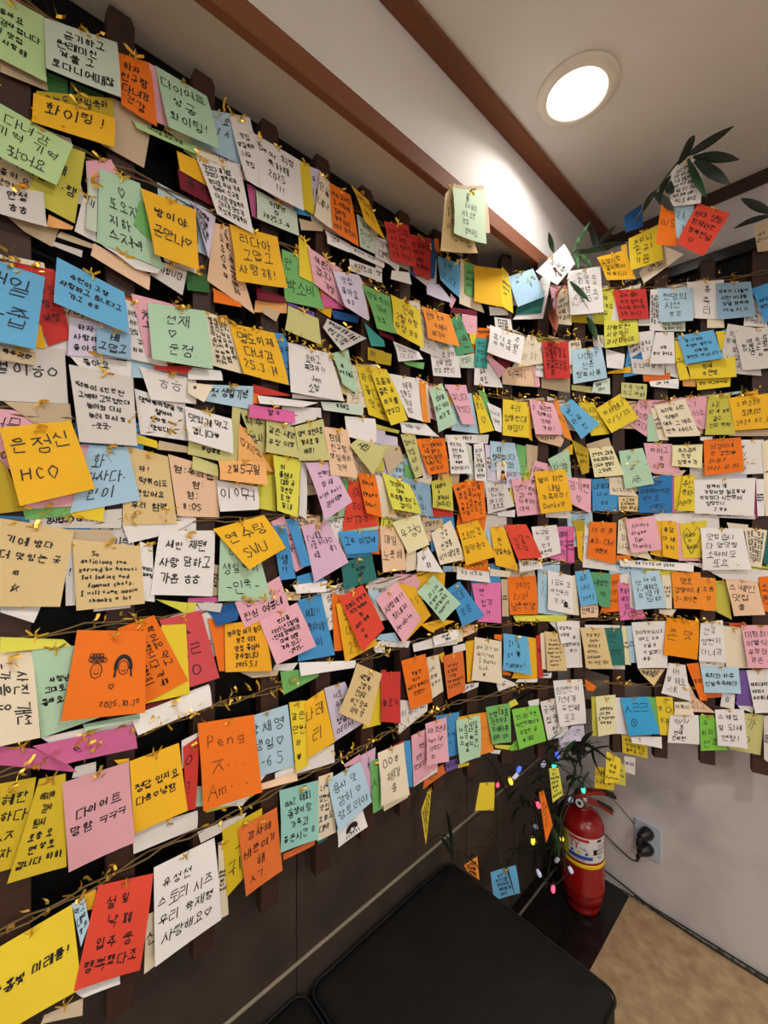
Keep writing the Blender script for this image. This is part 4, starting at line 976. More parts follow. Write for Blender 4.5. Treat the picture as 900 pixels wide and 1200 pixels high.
W;58;0;0;659,1103,752,1083,745,1068,659,1090;-;
G;58;0;1;1548,841,1570,840,1585,743,1576,742;-;
W;58;0;0;218,1039,245,1043,241,1005,219,993;-;
W;58;0;0;1682,974,1746,963,1746,944,1687,943;~1;
T;76;0;1;359,1786,394,1787,385,1766,359,1774;-;
W;112;0;1;1195,1898,1211,1903,1220,1798,1191,1801;~5;
W;58;0;1;1035,1987,1096,1991,1103,1973,1039,1962;-;
DY;58;0;1;1315,1995,1368,2001,1368,1972,1315,1972;-;
Q;76;0;0;1448,650,1481,631,1483,568,1452,574;~2;
G;58;0;0;997,1744,1020,1743,1066,1657,1035,1639;-;
C;58;0;1;1039,1239,1111,1226,1107,1210,1039,1218;-;
W;58;0;0;1597,1847,1629,1842,1631,1799,1597,1811;-;
G2;58;0;0;1485,1925,1536,1943,1564,1909,1498,1865;~3;
MR;58;0;1;899,1954,993,1967,993,1954,899,1939;-;
V;58;0;0;638,1587,708,1584,711,1558,638,1552;-;
G2;58;0;1;1382,1938,1419,1936,1419,1899,1385,1902;-;
N;58;0;0;255,1244,306,1249,316,1224,266,1233;-;
V;76;0;0;639,1606,667,1601,667,1560,639,1563;-;
L2;1278;0;1;890,2162,913,2164,922,2095,895,2086;-;
A2;58;0;1;954,1592,973,1584,981,1499,958,1505;-;
DY;58;0;1;1315,1374,1357,1374,1357,1327,1329,1341;-;
W;58;0;0;1228,1400,1311,1397,1311,1380,1228,1384;-;
W;76;0;0;766,1589,781,1574,829,1491,797,1489;-;
Y;58;0;1;1725,1927,1748,1924,1748,1864,1735,1872;-;
Q2;58;0;1;1315,1784,1385,1779,1382,1760,1315,1768;-;
K;58;0;1;228,1268,275,1263,277,1254,228,1262;-;
T;58;0;0;665,1415,760,1398,756,1377,679,1389;~1;
C;76;0;0;645,847,727,840,742,700,663,704;ㅇㅇㅎ/해마/♡;
U;76;0;1;879,735,921,730,925,705,881,706;빙그레;
W;58;0;0;421,1637,538,1651,532,1643,421,1628;-;
W;94;0;0;1491,1209,1506,1209,1515,1104,1495,1110;-;
T;58;0;0;586,1514,665,1530,658,1494,592,1493;-;
E2;58;0;1;1836,1353,1846,1347,1846,1249,1834,1255;-;
T;94;0;1;400,1255,439,1248,436,1233,407,1237;-;
L2;58;0;1;942,1085,985,1086,985,1064,942,1055;-;
T;1296;0;1;766,2152,894,2202,897,2182,766,2140;-;
W;58;0;0;1456,1989,1551,1985,1559,1962,1459,1967;~1;
W;76;0;1;637,1974,657,1972,657,1939,637,1934;~2;
MR;94;0;0;1059,1853,1116,1837,1093,1813,1063,1822;-;
U;58;0;0;412,1812,472,1812,472,1799,409,1793;~1;
W;76;0;1;630,1103,663,1106,667,1074,636,1082;-;
DY;58;0;0;615,1778,665,1781,665,1753,615,1749;~1;
G;58;0;1;722,1772,803,1785,799,1767,737,1765;-;
M;58;0;0;504,1399,562,1422,577,1403,499,1386;나요;
C;58;0;1;803,1739,815,1737,825,1634,813,1635;-;
G;58;0;1;730,1521,752,1517,771,1488,733,1487;-;
W;58;0;0;100,1277,146,1271,146,1266,100,1268;-;
D;58;0;1;1433,1826,1498,1842,1501,1822,1426,1820;-;
L;58;0;0;1640,1802,1676,1795,1676,1770,1643,1774;-;
W;76;0;1;1064,1398,1124,1407,1124,1385,1064,1389;-;
S;58;0;1;615,1224,644,1225,668,1186,638,1191;-;
P;58;0;1;547,861,592,866,599,844,550,855;-;
C;58;0;1;1751,1370,1801,1364,1796,1345,1756,1351;-;
MR;58;0;1;164,1114,207,1111,204,1101,161,1105;-;
Q;94;0;0;635,1606,712,1600,708,1592,635,1596;-;
C;76;0;1;1306,1915,1342,1920,1346,1893,1314,1889;~1;
B;58;0;1;556,1316,631,1313,612,1302,556,1305;-;
W;94;0;0;190,1808,240,1810,241,1801,192,1803;-;
C;76;0;1;885,1086,941,1080,941,1047,917,1045;-;
W;58;0;1;907,1038,950,1039,954,1020,907,1017;-;
W;58;0;1;1466,1208,1495,1215,1495,1182,1467,1185;-;
D;58;0;0;1155,1717,1173,1711,1184,1609,1173,1615;-;
C;58;0;1;1579,1106,1626,1109,1614,1088,1579,1095;-;
W;58;0;1;950,925,1000,921,997,909,942,902;~1;
M;58;0;0;538,1371,648,1372,648,1364,544,1359;-;
O3;58;0;1;1687,866,1751,876,1751,866,1690,850;-;
W;58;0;1;741,1924,783,1938,791,1912,745,1912;-;
P;94;0;1;1182,1827,1200,1831,1207,1771,1192,1768;-;
Q;58;0;0;255,908,353,895,320,888,257,903;-;
Y2;76;0;1;227,1262,242,1259,232,1236,227,1240;-;
Q2;112;0;0;634,1555,681,1564,640,1505,620,1514;-;
O;58;0;1;1357,893,1395,868,1385,855,1364,859;-;
C;58;0;0;592,1930,605,1913,621,1842,565,1861;-;
C;58;0;1;760,1485,831,1494,827,1474,764,1480;-;
L2;58;0;0;1551,1522,1651,1524,1637,1504,1567,1515;-;
K;58;0;1;1813,1497,1820,1497,1820,1383,1813,1383;-;
W;58;0;0;1771,854,1815,857,1810,831,1781,838;-;
S2;58;0;1;871,1258,919,1254,919,1239,871,1243;-;
W;58;0;1;1137,910,1202,904,1198,894,1126,902;-;
S;58;0;1;1027,1346,1043,1358,1054,1270,1043,1270;-;
W;58;0;1;1169,842,1206,845,1206,826,1173,826;-;
MR;58;0;1;645,1827,693,1823,700,1814,652,1814;-;
K;58;0;1;1611,1505,1623,1505,1623,1397,1615,1397;-;
P;58;0;1;737,1227,787,1232,783,1213,745,1218;-;
G4;76;0;1;1102,715,1132,736,1135,704,1109,705;-;
O;58;0;1;1456,1267,1498,1268,1498,1254,1456,1253;-;
W;76;0;0;762,744,849,740,849,720,762,717;'24 행복하기;
V;58;0;0;1271,724,1318,746,1318,700,1277,689;~1;
W;58;0;0;1304,1912,1318,1913,1318,1844,1308,1843;-;
G;58;0;0;538,1478,562,1470,574,1417,550,1436;-;
D;58;0;1;125,1046,144,1041,145,1028,130,1038;-;
D;76;0;1;925,842,1003,835,1003,823,917,832;-;
Y2;58;0;1;1054,733,1126,717,1103,708,1058,723;-;
O;76;0;1;836,2115,853,2122,857,2086,841,2086;-;
Y;58;0;1;965,1897,990,1902,989,1868,973,1871;-;
Q;76;0;0;643,1526,664,1522,664,1499,637,1498;-;
O;76;0;1;337,1623,350,1623,350,1605,339,1604;-;
S;58;0;0;1693,1742,1786,1747,1786,1740,1704,1735;-;
Y2;58;0;1;1103,847,1126,854,1137,837,1107,828;-;
P;76;0;1;897,1991,917,1979,901,1951,893,1955;-;
W;58;0;1;1206,919,1249,919,1246,903,1206,907;~1;
D;58;0;1;1286,1586,1318,1606,1318,1573,1293,1573;-;
O;58;0;1;1054,1049,1081,1046,1081,1027,1054,1037;-;
R;58;0;1;1756,1079,1796,1086,1791,1076,1758,1072;-;
D;58;0;0;1469,2207,1485,2220,1495,2133,1479,2167;-;
C;76;0;0;1270,2069,1335,2074,1335,1997,1270,1994;-;
D;58;0;1;855,1026,875,1029,879,999,867,1002;-;
Y;58;0;1;923,711,965,706,965,697,923,702;-;
L;58;0;1;863,1504,895,1505,903,1479,871,1490;-;
W;58;0;1;1687,1621,1717,1621,1717,1603,1687,1611;-;
LG;58;0;0;221,2011,240,2003,240,1992,221,1995;-;
W;58;0;0;228,1115,261,1118,266,1081,228,1080;-;
E2;58;0;0;477,740,504,734,504,725,482,726;-;
W;58;0;0;1081,1813,1198,1797,1195,1770,1082,1770;~1;
D;58;0;0;879,1713,903,1710,938,1637,887,1626;ㅇㄹ;
O;58;0;0;1084,942,1112,929,1111,923,1084,929;-;
W;58;0;1;1035,722,1077,713,1073,702,1043,711;-;
R2;58;0;0;645,846,730,845,737,829,652,839;-;
W;94;0;0;669,2012,712,2000,708,1980,672,1990;-;
T;58;0;0;648,1357,668,1358,668,1315,651,1316;-;
O;58;0;0;1264,2063,1300,2083,1308,2027,1268,2031;-;
W;76;0;0;1237,1072,1266,1072,1277,1005,1263,1046;-;
W;76;0;0;1197,1407,1306,1404,1306,1397,1201,1397;-;
R2;58;0;0;655,1036,672,1032,668,997,658,1005;-;
M;58;0;0;1693,2188,1725,2200,1722,2182,1698,2180;-;
G2;26;0;0;-323,2076,-236,2090,-224,1998,-311,1984;-;
W;38;0;0;-277,2089,-201,2077,-185,1991,-260,2003;~3;
P;20;0;0;-61,2088,28,2078,34,1977,-55,1986;-;
C;26;0;0;197,2088,273,2078,269,2004,193,2015;~3;
W;20;0;0;245,2076,342,2090,361,2010,263,1996;~3;
P;38;0;0;325,2092,428,2074,424,1995,322,2013;~3;
B;20;0;0;399,2073,470,2093,479,2008,408,1989;~2;
G2;26;0;0;450,2079,540,2087,559,1999,469,1990;~3;
W;26;0;0;679,2078,769,2088,754,2004,663,1995;~2;
G2;20;0;0;752,2094,853,2072,849,1979,748,2001;~2;
B;20;0;0;923,2073,999,2093,1011,1994,935,1973;~2;
C;26;0;0;1067,2073,1143,2093,1136,2008,1060,1987;~3;
P;26;0;0;1243,2082,1345,2084,1363,1980,1261,1979;~2;
S;26;0;0;1333,2078,1433,2088,1434,1987,1335,1977;~3;
Y2;32;0;0;1379,2085,1450,2081,1456,1968,1385,1973;~3;
W;38;0;0;1455,2073,1529,2093,1513,1982,1438,1962;-;
G2;26;0;0;1599,2081,1702,2085,1717,1993,1614,1988;-;
W;20;0;0;1857,2083,1948,2083,1958,1976,1867,1977;~2;
D;20;0;0;2089,2077,2184,2089,2192,2000,2097,1989;-;
G2;20;0;0;2163,2083,2243,2083,2245,1972,2165,1972;~3;
T;20;0;0;2253,2086,2333,2080,2343,1981,2263,1987;~3;
W;20;0;0;-274,1935,-193,1911,-208,1828,-290,1851;~3;
T2;38;0;0;-168,1911,-76,1935,-70,1848,-162,1825;~3;
S;38;0;0;-84,1927,-13,1919,-32,1844,-103,1852;~3;
W;20;0;0;-7,1916,74,1930,91,1845,9,1831;~2;
S;26;0;0;183,1926,269,1920,274,1840,188,1847;~2;
D;26;0;0;431,1935,534,1911,515,1814,411,1837;~2;
O;38;0;0;541,1924,618,1922,622,1847,546,1848;-;
W;20;0;0;773,1925,856,1921,843,1828,760,1832;~2;
S;38;0;0;856,1923,958,1923,947,1821,846,1821;-;
O;32;0;0;972,1918,1063,1928,1050,1842,959,1832;-;
W;20;0;0;1031,1933,1129,1913,1138,1839,1039,1859;~3;
C;20;0;0;1119,1935,1205,1911,1223,1815,1137,1838;~2;
Y2;20;0;0;1179,1925,1255,1921,1271,1838,1195,1842;~2;
T2;20;0;0;1238,1930,1316,1916,1329,1816,1252,1830;~3;
B;38;0;0;1494,1916,1591,1930,1573,1824,1477,1809;~3;
W;20;0;0;1599,1918,1682,1928,1687,1836,1605,1827;-;
B;32;0;0;1683,1912,1762,1934,1744,1845,1664,1824;~3;
T;26;0;0;1787,1920,1865,1926,1855,1842,1777,1836;~3;
G2;20;0;0;1904,1923,1981,1923,1990,1830,1913,1830;~3;
W;26;0;0;1976,1911,2062,1935,2053,1825,1967,1802;~3;
T2;32;0;0;2080,1934,2181,1912,2177,1812,2075,1835;-;
Y2;26;0;0;2285,1929,2368,1917,2355,1833,2272,1845;-;
W;26;0;0;-260,1745,-164,1727,-170,1631,-266,1649;~2;
W;26;0;0;-30,1748,60,1724,77,1625,-13,1649;~3;
L2;38;0;0;23,1736,125,1736,110,1647,8,1648;~3;
O;26;0;0;117,1730,209,1742,207,1646,114,1635;~2;
V;26;0;0;360,1732,458,1740,456,1661,358,1653;~3;
T2;26;0;0;499,1745,596,1727,588,1653,491,1671;~2;
C;38;0;0;561,1725,648,1747,643,1649,556,1628;~2;
P;32;0;0;776,1745,870,1727,880,1636,786,1654;~3;
W;32;0;0;880,1744,957,1728,972,1627,895,1643;-;
T;26;0;0;1132,1731,1226,1741,1214,1650,1121,1640;~2;
W;26;0;0;1235,1746,1336,1726,1337,1642,1236,1662;-;
L2;38;0;0;1460,1738,1556,1734,1557,1649,1460,1654;~2;
P;38;0;0;1542,1739,1635,1733,1629,1638,1537,1645;~2;
T2;26;0;0;1635,1743,1713,1729,1694,1630,1616,1644;~3;
D;32;0;0;1748,1724,1823,1748,1814,1654,1739,1631;-;
G2;26;0;0;1865,1728,1936,1744,1922,1655,1851,1639;~3;
W;20;0;0;1958,1741,2033,1731,2021,1644,1947,1654;-;
W;38;0;0;2020,1743,2105,1729,2122,1638,2037,1652;~2;
W;38;0;0;2137,1734,2238,1738,2241,1634,2140,1630;~3;
G2;32;0;0;2355,1735,2434,1737,2424,1630,2345,1628;~2;
B;32;0;0;-215,1534,-135,1552,-132,1452,-212,1433;-;
P;38;0;0;-17,1542,76,1544,65,1468,-28,1465;~3;
B;32;0;0;80,1540,169,1546,157,1459,68,1453;~3;
D;20;0;0;319,1532,396,1554,385,1468,308,1446;~3;
T;32;0;0;422,1540,501,1546,515,1445,436,1438;~3;
C;32;0;0;512,1539,599,1547,614,1453,527,1445;~3;
V;32;0;0;613,1532,686,1554,695,1459,622,1437;~3;
S;26;0;0;687,1546,770,1540,761,1462,677,1468;~3;
T;26;0;0;864,1540,941,1546,929,1472,851,1466;~3;
W;20;0;0;976,1543,1073,1543,1055,1442,958,1443;-;
V;38;0;0;1055,1534,1148,1552,1148,1478,1056,1459;~3;
Y2;32;0;0;1122,1538,1212,1548,1192,1436,1102,1425;~2;
P;26;0;0;1214,1534,1314,1552,1307,1447,1208,1429;~3;
T;20;0;0;1426,1532,1530,1554,1542,1466,1438,1444;-;
G2;26;0;0;1660,1551,1760,1535,1765,1434,1665,1451;-;
V;20;0;0;1719,1548,1800,1538,1795,1442,1714,1453;-;
T2;38;0;0;1945,1554,2021,1532,2026,1425,1949,1447;~3;
B;20;0;0;2041,1555,2133,1531,2148,1443,2057,1466;~3;
W;20;0;0;2128,1553,2227,1533,2231,1421,2133,1441;~2;
T2;20;0;0;2212,1552,2313,1534,2333,1451,2232,1469;~3;
V;26;0;0;2288,1543,2385,1543,2376,1434,2278,1433;~2;
P;38;0;0;-330,1399,-245,1407,-255,1330,-339,1321;~3;
B;32;0;0;-108,1412,-15,1394,-17,1293,-109,1312;~3;
B;38;0;0;0,1407,97,1399,90,1311,-7,1320;-;
G2;20;0;0;93,1414,186,1392,187,1311,94,1334;~3;
W;20;0;0;151,1397,242,1409,242,1321,152,1310;~2;
L2;38;0;0;418,1409,488,1397,489,1318,418,1331;~3;
W;32;0;0;494,1408,574,1398,571,1305,492,1314;~2;
O;38;0;0;571,1408,650,1398,656,1305,577,1316;~2;
Y2;20;0;0;660,1400,742,1406,736,1331,653,1325;~2;
L2;26;0;0;756,1399,832,1407,844,1327,767,1319;~3;
B;26;0;0;814,1393,907,1413,925,1318,832,1298;-;
O;38;0;0;931,1415,1028,1391,1014,1309,916,1332;-;
G2;20;0;0;1006,1396,1099,1410,1100,1327,1006,1313;-;
S;20;0;0;1300,1401,1382,1405,1391,1298,1310,1293;~3;
W;32;0;0;1566,1395,1656,1411,1657,1300,1567,1283;-;
W;38;0;0;1645,1398,1732,1408,1737,1311,1650,1301;-;
Y2;26;0;0;1894,1402,1973,1404,1964,1299,1885,1297;~3;
P;32;0;0;1997,1413,2100,1393,2088,1300,1985,1319;~2;
B;32;0;0;2229,1394,2302,1412,2301,1299,2229,1280;~2;
T;32;0;0;2390,1404,2465,1402,2482,1295,2407,1297;~3;
C;20;0;0;-305,1241,-221,1259,-220,1158,-304,1139;~3;
S;26;0;0;-230,1248,-142,1252,-153,1150,-241,1146;-;
G2;38;0;0;-172,1252,-81,1248,-72,1173,-163,1178;~2;
L2;38;0;0;-64,1256,37,1244,18,1143,-83,1156;~2;
W;38;0;0;190,1238,270,1262,286,1166,206,1143;~3;
W;32;0;0;480,1240,577,1260,591,1173,494,1153;~3;
G2;38;0;0;614,1252,715,1248,729,1147,627,1150;~3;
P;38;0;0;698,1255,777,1245,789,1143,710,1152;~2;
D;26;0;0;779,1256,883,1244,876,1169,773,1181;-;
B;32;0;0;973,1242,1077,1258,1078,1166,975,1150;-;
T;26;0;0;1094,1243,1187,1257,1204,1164,1111,1151;~2;
S;32;0;0;1203,1246,1278,1254,1274,1144,1200,1137;~2;
S;26;0;0;1435,1246,1535,1254,1537,1165,1437,1157;~3;
W;20;0;0;1500,1252,1577,1248,1571,1139,1493,1143;~3;
Y2;38;0;0;1548,1258,1632,1242,1619,1143,1534,1160;~3;
Y2;32;0;0;1806,1250,1877,1250,1895,1151,1823,1151;~2;
D;32;0;0;2050,1258,2131,1242,2119,1151,2038,1167;~2;
B;26;0;0;2150,1248,2245,1252,2253,1163,2158,1160;~3;
O;26;0;0;2233,1250,2329,1250,2333,1142,2238,1142;-;
O;32;0;0;2418,1260,2499,1240,2513,1140,2433,1159;-;
L2;20;0;0;1834,1072,1920,1088,1925,993,1840,977;~2;
G2;32;0;0;1913,1088,2003,1072,2020,985,1930,1001;-;
W;38;0;0;1973,1083,2051,1077,2056,991,1977,997;-;
V;38;0;0;2059,1092,2147,1068,2160,969,2073,993;-;
C;38;0;0;2131,1090,2234,1070,2253,958,2150,978;-;
C;32;0;0;2250,1087,2351,1073,2339,974,2238,988;-;
L2;20;0;0;1861,889,1942,877,1940,768,1860,780;-;
P;32;0;0;1950,882,2044,884,2047,785,1952,784;~2;
C;26;0;0;2040,892,2129,874,2145,766,2056,784;~3;
O;26;0;0;2210,890,2291,876,2276,788,2195,802;~3;
O;20;0;0;2277,871,2379,895,2363,792,2260,769;~3;
Y;0;4;1;1008,632,1059,621,1054,543,986,564;-;blank yellow slip hanging over the tiles under the lattice*
Y;0;4;1;824,678,834,679,810,545,791,642;~5;narrow yellow leaf-shaped slip hanging above the black bench*
O;400;4;1;1183,593,1198,597,1226,494,1202,448;~5;orange diamond-shaped note hanging beside the fire extinguisher*
Y2;400;4;1;1216,658,1247,655,1260,577,1224,561;~6;lime yellow rounded note hanging from the bamboo above extinguisher*
O4;0;4;1;952,421,999,427,1002,363,958,406;~3;orange folded note behind the bench top edge*
B2;0;4;1;1045,365,1132,361,1144,279,1054,284;하얀/우리선생/행복하자/재미있게/힘내;sky blue note hanging low behind the black bench*"""
tie_mb = MB()
tie_mb.tube([(0, 0, -.004), (.0015, 0, .002), (-.001, 0, .008), (.001, 0, .013)], [.0011, .0015, .0012, .0004], 5)
for sgn in (-1, 1):
    tie_mb.add([(0, -.001, .004), (sgn * .004, -.004, .007), (sgn * .010, -.003, .010), (sgn * .011, -.001, .008), (sgn * .004, -.002, .0035)], [(0, 1, 2, 3, 4)])
TIES = [tie_mb.mesh('twist_tie', gold), None, None]
for q in (1, 2):
    t_ = MB(); rq = random.Random(q * 5)
    for i in range(5): flake(t_, Vector((rq.uniform(-.005, .005), -.001, rq.uniform(-.004, .006))), rq, rq.uniform(.006, .013))
    TIES[q] = t_.mesh('twist_tie', gold)
small_paper, small_ink, small_mats = MB(), MB(), []
N = 4
for idx, line in enumerate(DATA.split('\n')):
    code, dep, lift, tie, cr, txt, label = line.split(';', 6)
    dep = int(dep) / 10000; lift = int(lift) / 1000
    c = [int(v) / 1000 for v in cr.split(',')]
    q = [(c[0], c[1]), (c[2], c[3]), (c[4], c[5]), (c[6], c[7])]
    rr = random.Random(idx * 13 + 5)
    curl = rr.uniform(.6, 1.3) * lift * .5; side = rr.choice((-1, 1)); wav = rr.uniform(.0, .0012)
    def at(u, v, extra=0.0, q=q, dep=dep, lift=lift, curl=curl, side=side, wav=wav):
        s_ = (q[0][0] * (1 - u) + q[1][0] * u) * (1 - v) + (q[3][0] * (1 - u) + q[2][0] * u) * v
        z_ = (q[0][1] * (1 - u) + q[1][1] * u) * (1 - v) + (q[3][1] * (1 - u) + q[2][1] * u) * v
        uc = u if side > 0 else 1 - u
        d = dep + lift * v + curl * (v * v * uc * uc) + lift * .35 * math.sin(math.pi * v) * (1 - uc) + extra
        return surf(s_, z_, d)
    w = math.hypot(q[1][0] - q[0][0], q[1][1] - q[0][1]); h = math.hypot(q[3][0] - q[0][0], q[3][1] - q[0][1])
    w = max(w, math.hypot(q[2][0] - q[3][0], q[2][1] - q[3][1]), .01); h = max(h, .01)
    vert = txt.endswith('|'); txt = txt.rstrip('|')
    n_ = N if label else 2
    o0 = at(.5, 0) if label else Vector((0, 0, 0))
    vs = [at(i / n_, j / n_) - o0 for j in range(n_ + 1) for i in range(n_ + 1)]
    fs = [(j * (n_ + 1) + i, (j + 1) * (n_ + 1) + i, (j + 1) * (n_ + 1) + i + 1, j * (n_ + 1) + i + 1) for j in range(n_) for i in range(n_)]
    strokes = []
    if txt not in ('-', ''):
        strokes = text_strokes(txt, w, h, vert, idx)
    lw = .0012 + .0005 * rr.random()
    if txt[:1] != '~': lw += .0004
    if txt.startswith('Peng') or txt in ('FACES',): lw = .0013
    if code in ('MR', 'N', 'HG'): pass
    if label:
        if label.endswith('*'): label = label[:-1]
        me = bpy.data.meshes.new('paper_note'); me.from_pydata([tuple(v) for v in vs], [], fs); me.materials.append(PM[code])
        me.polygons.foreach_set('use_smooth', [True] * len(fs))
        o = link('paper_note', me, None, tuple(o0))
        tag(o, label, 'note', 'handwritten notes hung on the lattice')
        if strokes:
            m_ = MB()
            ribbons(m_, strokes, lambda u, v: at(u, v, .0006) - o0, lw, w, h)
            if m_.f: m_.build('handwriting', ink, o)
        if tie == '1':
            t_ = link('twist_tie', TIES[rr.choice((0, 0, 1, 2))], o)
            p = at(.5, .06, .002) - o0; t_.location = p
            _, tt, nn = frame((q[0][0] + q[1][0]) / 2)
            t_.rotation_euler = (rr.uniform(-.3, .3), rr.uniform(-.5, .5), math.atan2(tt.y, tt.x))
            sc = rr.uniform(.8, 1.2); t_.scale = (sc, sc, sc)
        if txt == 'FIGURE':
            FIG_AT = at(.55, .72, .004)
    else:
        if code not in small_mats: small_mats.append(code)
        small_paper.m = small_mats.index(code); small_paper.add(vs, fs)
        if strokes: ribbons(small_ink, strokes, lambda u, v: at(u, v, .0006), lw, w, h)
sp = small_paper.build('paper_scraps', [PM[c] for c in small_mats])
tag(sp, 'many mostly covered paper notes showing only edges between the bigger notes', 'note', 'handwritten notes hung on the lattice', 'stuff')
tag(small_ink.build('handwriting', ink, sp), kind='stuff')

# ---------------------------------------------------------------- benches
def bench(y0, y1, label):
    x0, x1 = -.765, -.313
    if y1 < .9: x0 = -.772
    e = link('bench', None, None, ((x0 + x1) / 2, (y0 + y1) / 2, 0)); tag(e, label, 'bench', 'black upholstered benches')
    ox, oy = (x0 + x1) / 2, (y0 + y1) / 2
    hw, hd = (x1 - x0) / 2, (y1 - y0) / 2
    # padded cushion with a softly crowned top
    r = .022; nx = 22; m_ = MB(); vs = []; fs = []
    def ring(ins, z):
        out = []
        rc = max(.026 - ins, .006)
        for cx, cy, a0 in ((hw - ins - rc, hd - ins - rc, 0), (-hw + ins + rc, hd - ins - rc, 90), (-hw + ins + rc, -hd + ins + rc, 180), (hw - ins - rc, -hd + ins + rc, 270)):
            for k in range(7):
                a = math.radians(a0 + k * 15); out.append((cx + rc * math.cos(a), cy + rc * math.sin(a), z))
        return out
    prof = [(.004, .30), (0, .31), (0, .375), (.004, .387), (.012, .395), (.024, .4), (.06, .402), (.12, .404), (.17, .405)]
    for i, (ins, z) in enumerate(prof):
        vs += ring(ins, z)
        if i:
            for k in range(28): fs.append((28*(i-1)+k, 28*(i-1)+(k+1)%28, 28*i+(k+1)%28, 28*i+k))
    fs.append(tuple(range(28 * (len(prof) - 1), 28 * len(prof)))); fs.append(tuple(reversed(range(28))))
    m_.add(vs, fs); m_.build('cushion', leather, e, smooth=True)
    m_ = MB(); p_ = ring(-.001, .385); m_.tube(p_ + [p_[0]], .003, 6); m_.build('piping', black_cloth, e, smooth=True)
    m_ = MB(); m_.box(-hw + .01, hw - .01, -hd + .01, hd - .01, .03, .30, .004); m_.build('base', leather, e)
    for sx in (-1, 1):
        for sy in (-1, 1):
            m_ = MB(); m_.box(sx * (hw - .05) - .018, sx * (hw - .05) + .018, sy * (hd - .05) - .018, sy * (hd - .05) + .018, 0, .03); m_.build('leg', black_stone, e)
bench(.488, .962, 'black upholstered square bench nearest the corner, in front of the fire extinguisher')
bench(-.10, .476, 'black upholstered bench at the bottom edge, behind the square bench')

# ---------------------------------------------------------------- fire extinguisher
EX, EY = -.617, 1.536
R_ = .070
ext = link('fire_extinguisher', None, None, (EX, EY, 0)); tag(ext, 'red fire extinguisher standing in the corner on the black stone strip', 'fire extinguisher')
b = MB()
prof = [(.051, 0), (.056, .004), (.058, .018), (.056, .024), (.061, .034), (.0685, .052), (R_, .066), (R_, .080), (R_ + .0012, .082), (R_, .084), (R_, .285)]
for k in range(1, 9):
    a = math.radians(k * 10.2); prof.append((R_ * math.cos(a) if k < 8 else .018, .285 + .058 * math.sin(a)))
prof += [(.017, .352)]
b.lathe(prof, n=56); b.build('body', red_paint, ext, smooth=True)
TOCAM = math.atan2(-EY, -EX)                    # direction from the cylinder to the room
def cyl(u, z, dr=.0):                           # u metres around the cylinder, growing to the viewer's right
    a = TOCAM + u / R_; return Vector(((R_ + dr) * math.cos(a), (R_ + dr) * math.sin(a), z))
def patch(name, u0, u1, z0, z1, m, dr=.0006, parent=ext):
    p_ = MB(); n = 14; vs = []
    for i in range(n + 1):
        u = u0 + (u1 - u0) * i / n; vs += [cyl(u, z0, dr), cyl(u, z1, dr)]
    p_.add(vs, [(2*i, 2*i+2, 2*i+3, 2*i+1) for i in range(n)]); return p_.build(name, m, parent, smooth=True)
labl = patch('label', -.112, .088, .198, .280, lab_white)
patch('yellow_panel', -.112, -.046, .199, .279, lab_yel, .001, labl)
patch('red_strip', -.050, .020, .266, .276, lab_red, .001, labl)
patch('blue_strip', -.050, .032, .207, .219, lab_blue, .001, labl)
patch('black_mark', .048, .066, .268, .276, ink, .001, labl)
patch('code_mark', .034, .048, .226, .244, ink, .001, labl)
def lettering(name, txt, u0, z0, h, m, wd, parent):
    p_ = MB(); x = u0
    for ch in txt:
        gw, st = glyph(ch)
        for s_ in st:
            vs = []; fs = []
            for i, (a, c_) in enumerate(s_):
                a0 = s_[max(i-1, 0)]; b0 = s_[min(i+1, len(s_)-1)]; dx, dy = (b0[0]-a0[0]), (b0[1]-a0[1]); L = math.hypot(dx, dy) or 1
                nx_, ny_ = -dy / L * wd / 2, dx / L * wd / 2
                vs += [cyl(x + a * h + nx_, z0 + (1 - c_) * h - ny_, .0016), cyl(x + a * h - nx_, z0 + (1 - c_) * h + ny_, .0016)]
                if i: fs.append((2*i-2, 2*i-1, 2*i+1, 2*i))
            p_.add(vs, fs)
        x += (gw + .1) * h
    return p_.build(name, m, parent)
lettering('lettering', 'TY', -.042, .238, .026, lab_red, .0042, labl)
lettering('small_lettering', 'ㄱㅎㄴ', -.008, .236, .010, lab_blue, .0012, labl)
lettering('small_lettering', '화재 신고 119', -.106, .262, .008, ink, .0009, labl)
lettering('small_lettering', '사용방법', -.106, .248, .008, ink, .0009, labl)
lettering('small_lettering', '안전핀을', -.106, .234, .008, ink, .0009, labl)
for j in range(4): lettering('small_lettering', ['소화기 주의', '점검 제조', '능력단위', '형식'][j], .050, .252 - j * .013, .007, ink, .0009, labl)
lettering('small_lettering', '분말소화기 일반화재용', -.048, .2005, .005, lab_blue, .0006, labl)
for u_, m_ in ((-.034, lab_blue), (-.012, band_yel), (.012, lab_blue)):
    p_ = MB(); cen = [cyl(u_ + .005 * math.cos(a), .2275 + .005 * math.sin(a), .0014) for a in [k * math.pi / 6 for k in range(12)]]; p_.add(cen, [tuple(range(12))]); p_.build('class_mark', m_, labl)
b = MB(); b.lathe([(R_ + .0006, .176), (R_ + .0016, .177), (R_ + .0016, .189), (R_ + .0006, .190)], n=56); b.f = b.f[:-2]; b.mi = b.mi[:-2]; b.build('yellow_band', band_yel, ext, smooth=True)
b = MB(); b.lathe([(.018, .345), (.021, .350), (.021, .362), (.016, .366), (.016, .380), (.012, .384)], n=20); b.build('valve', chrome, ext, smooth=True)
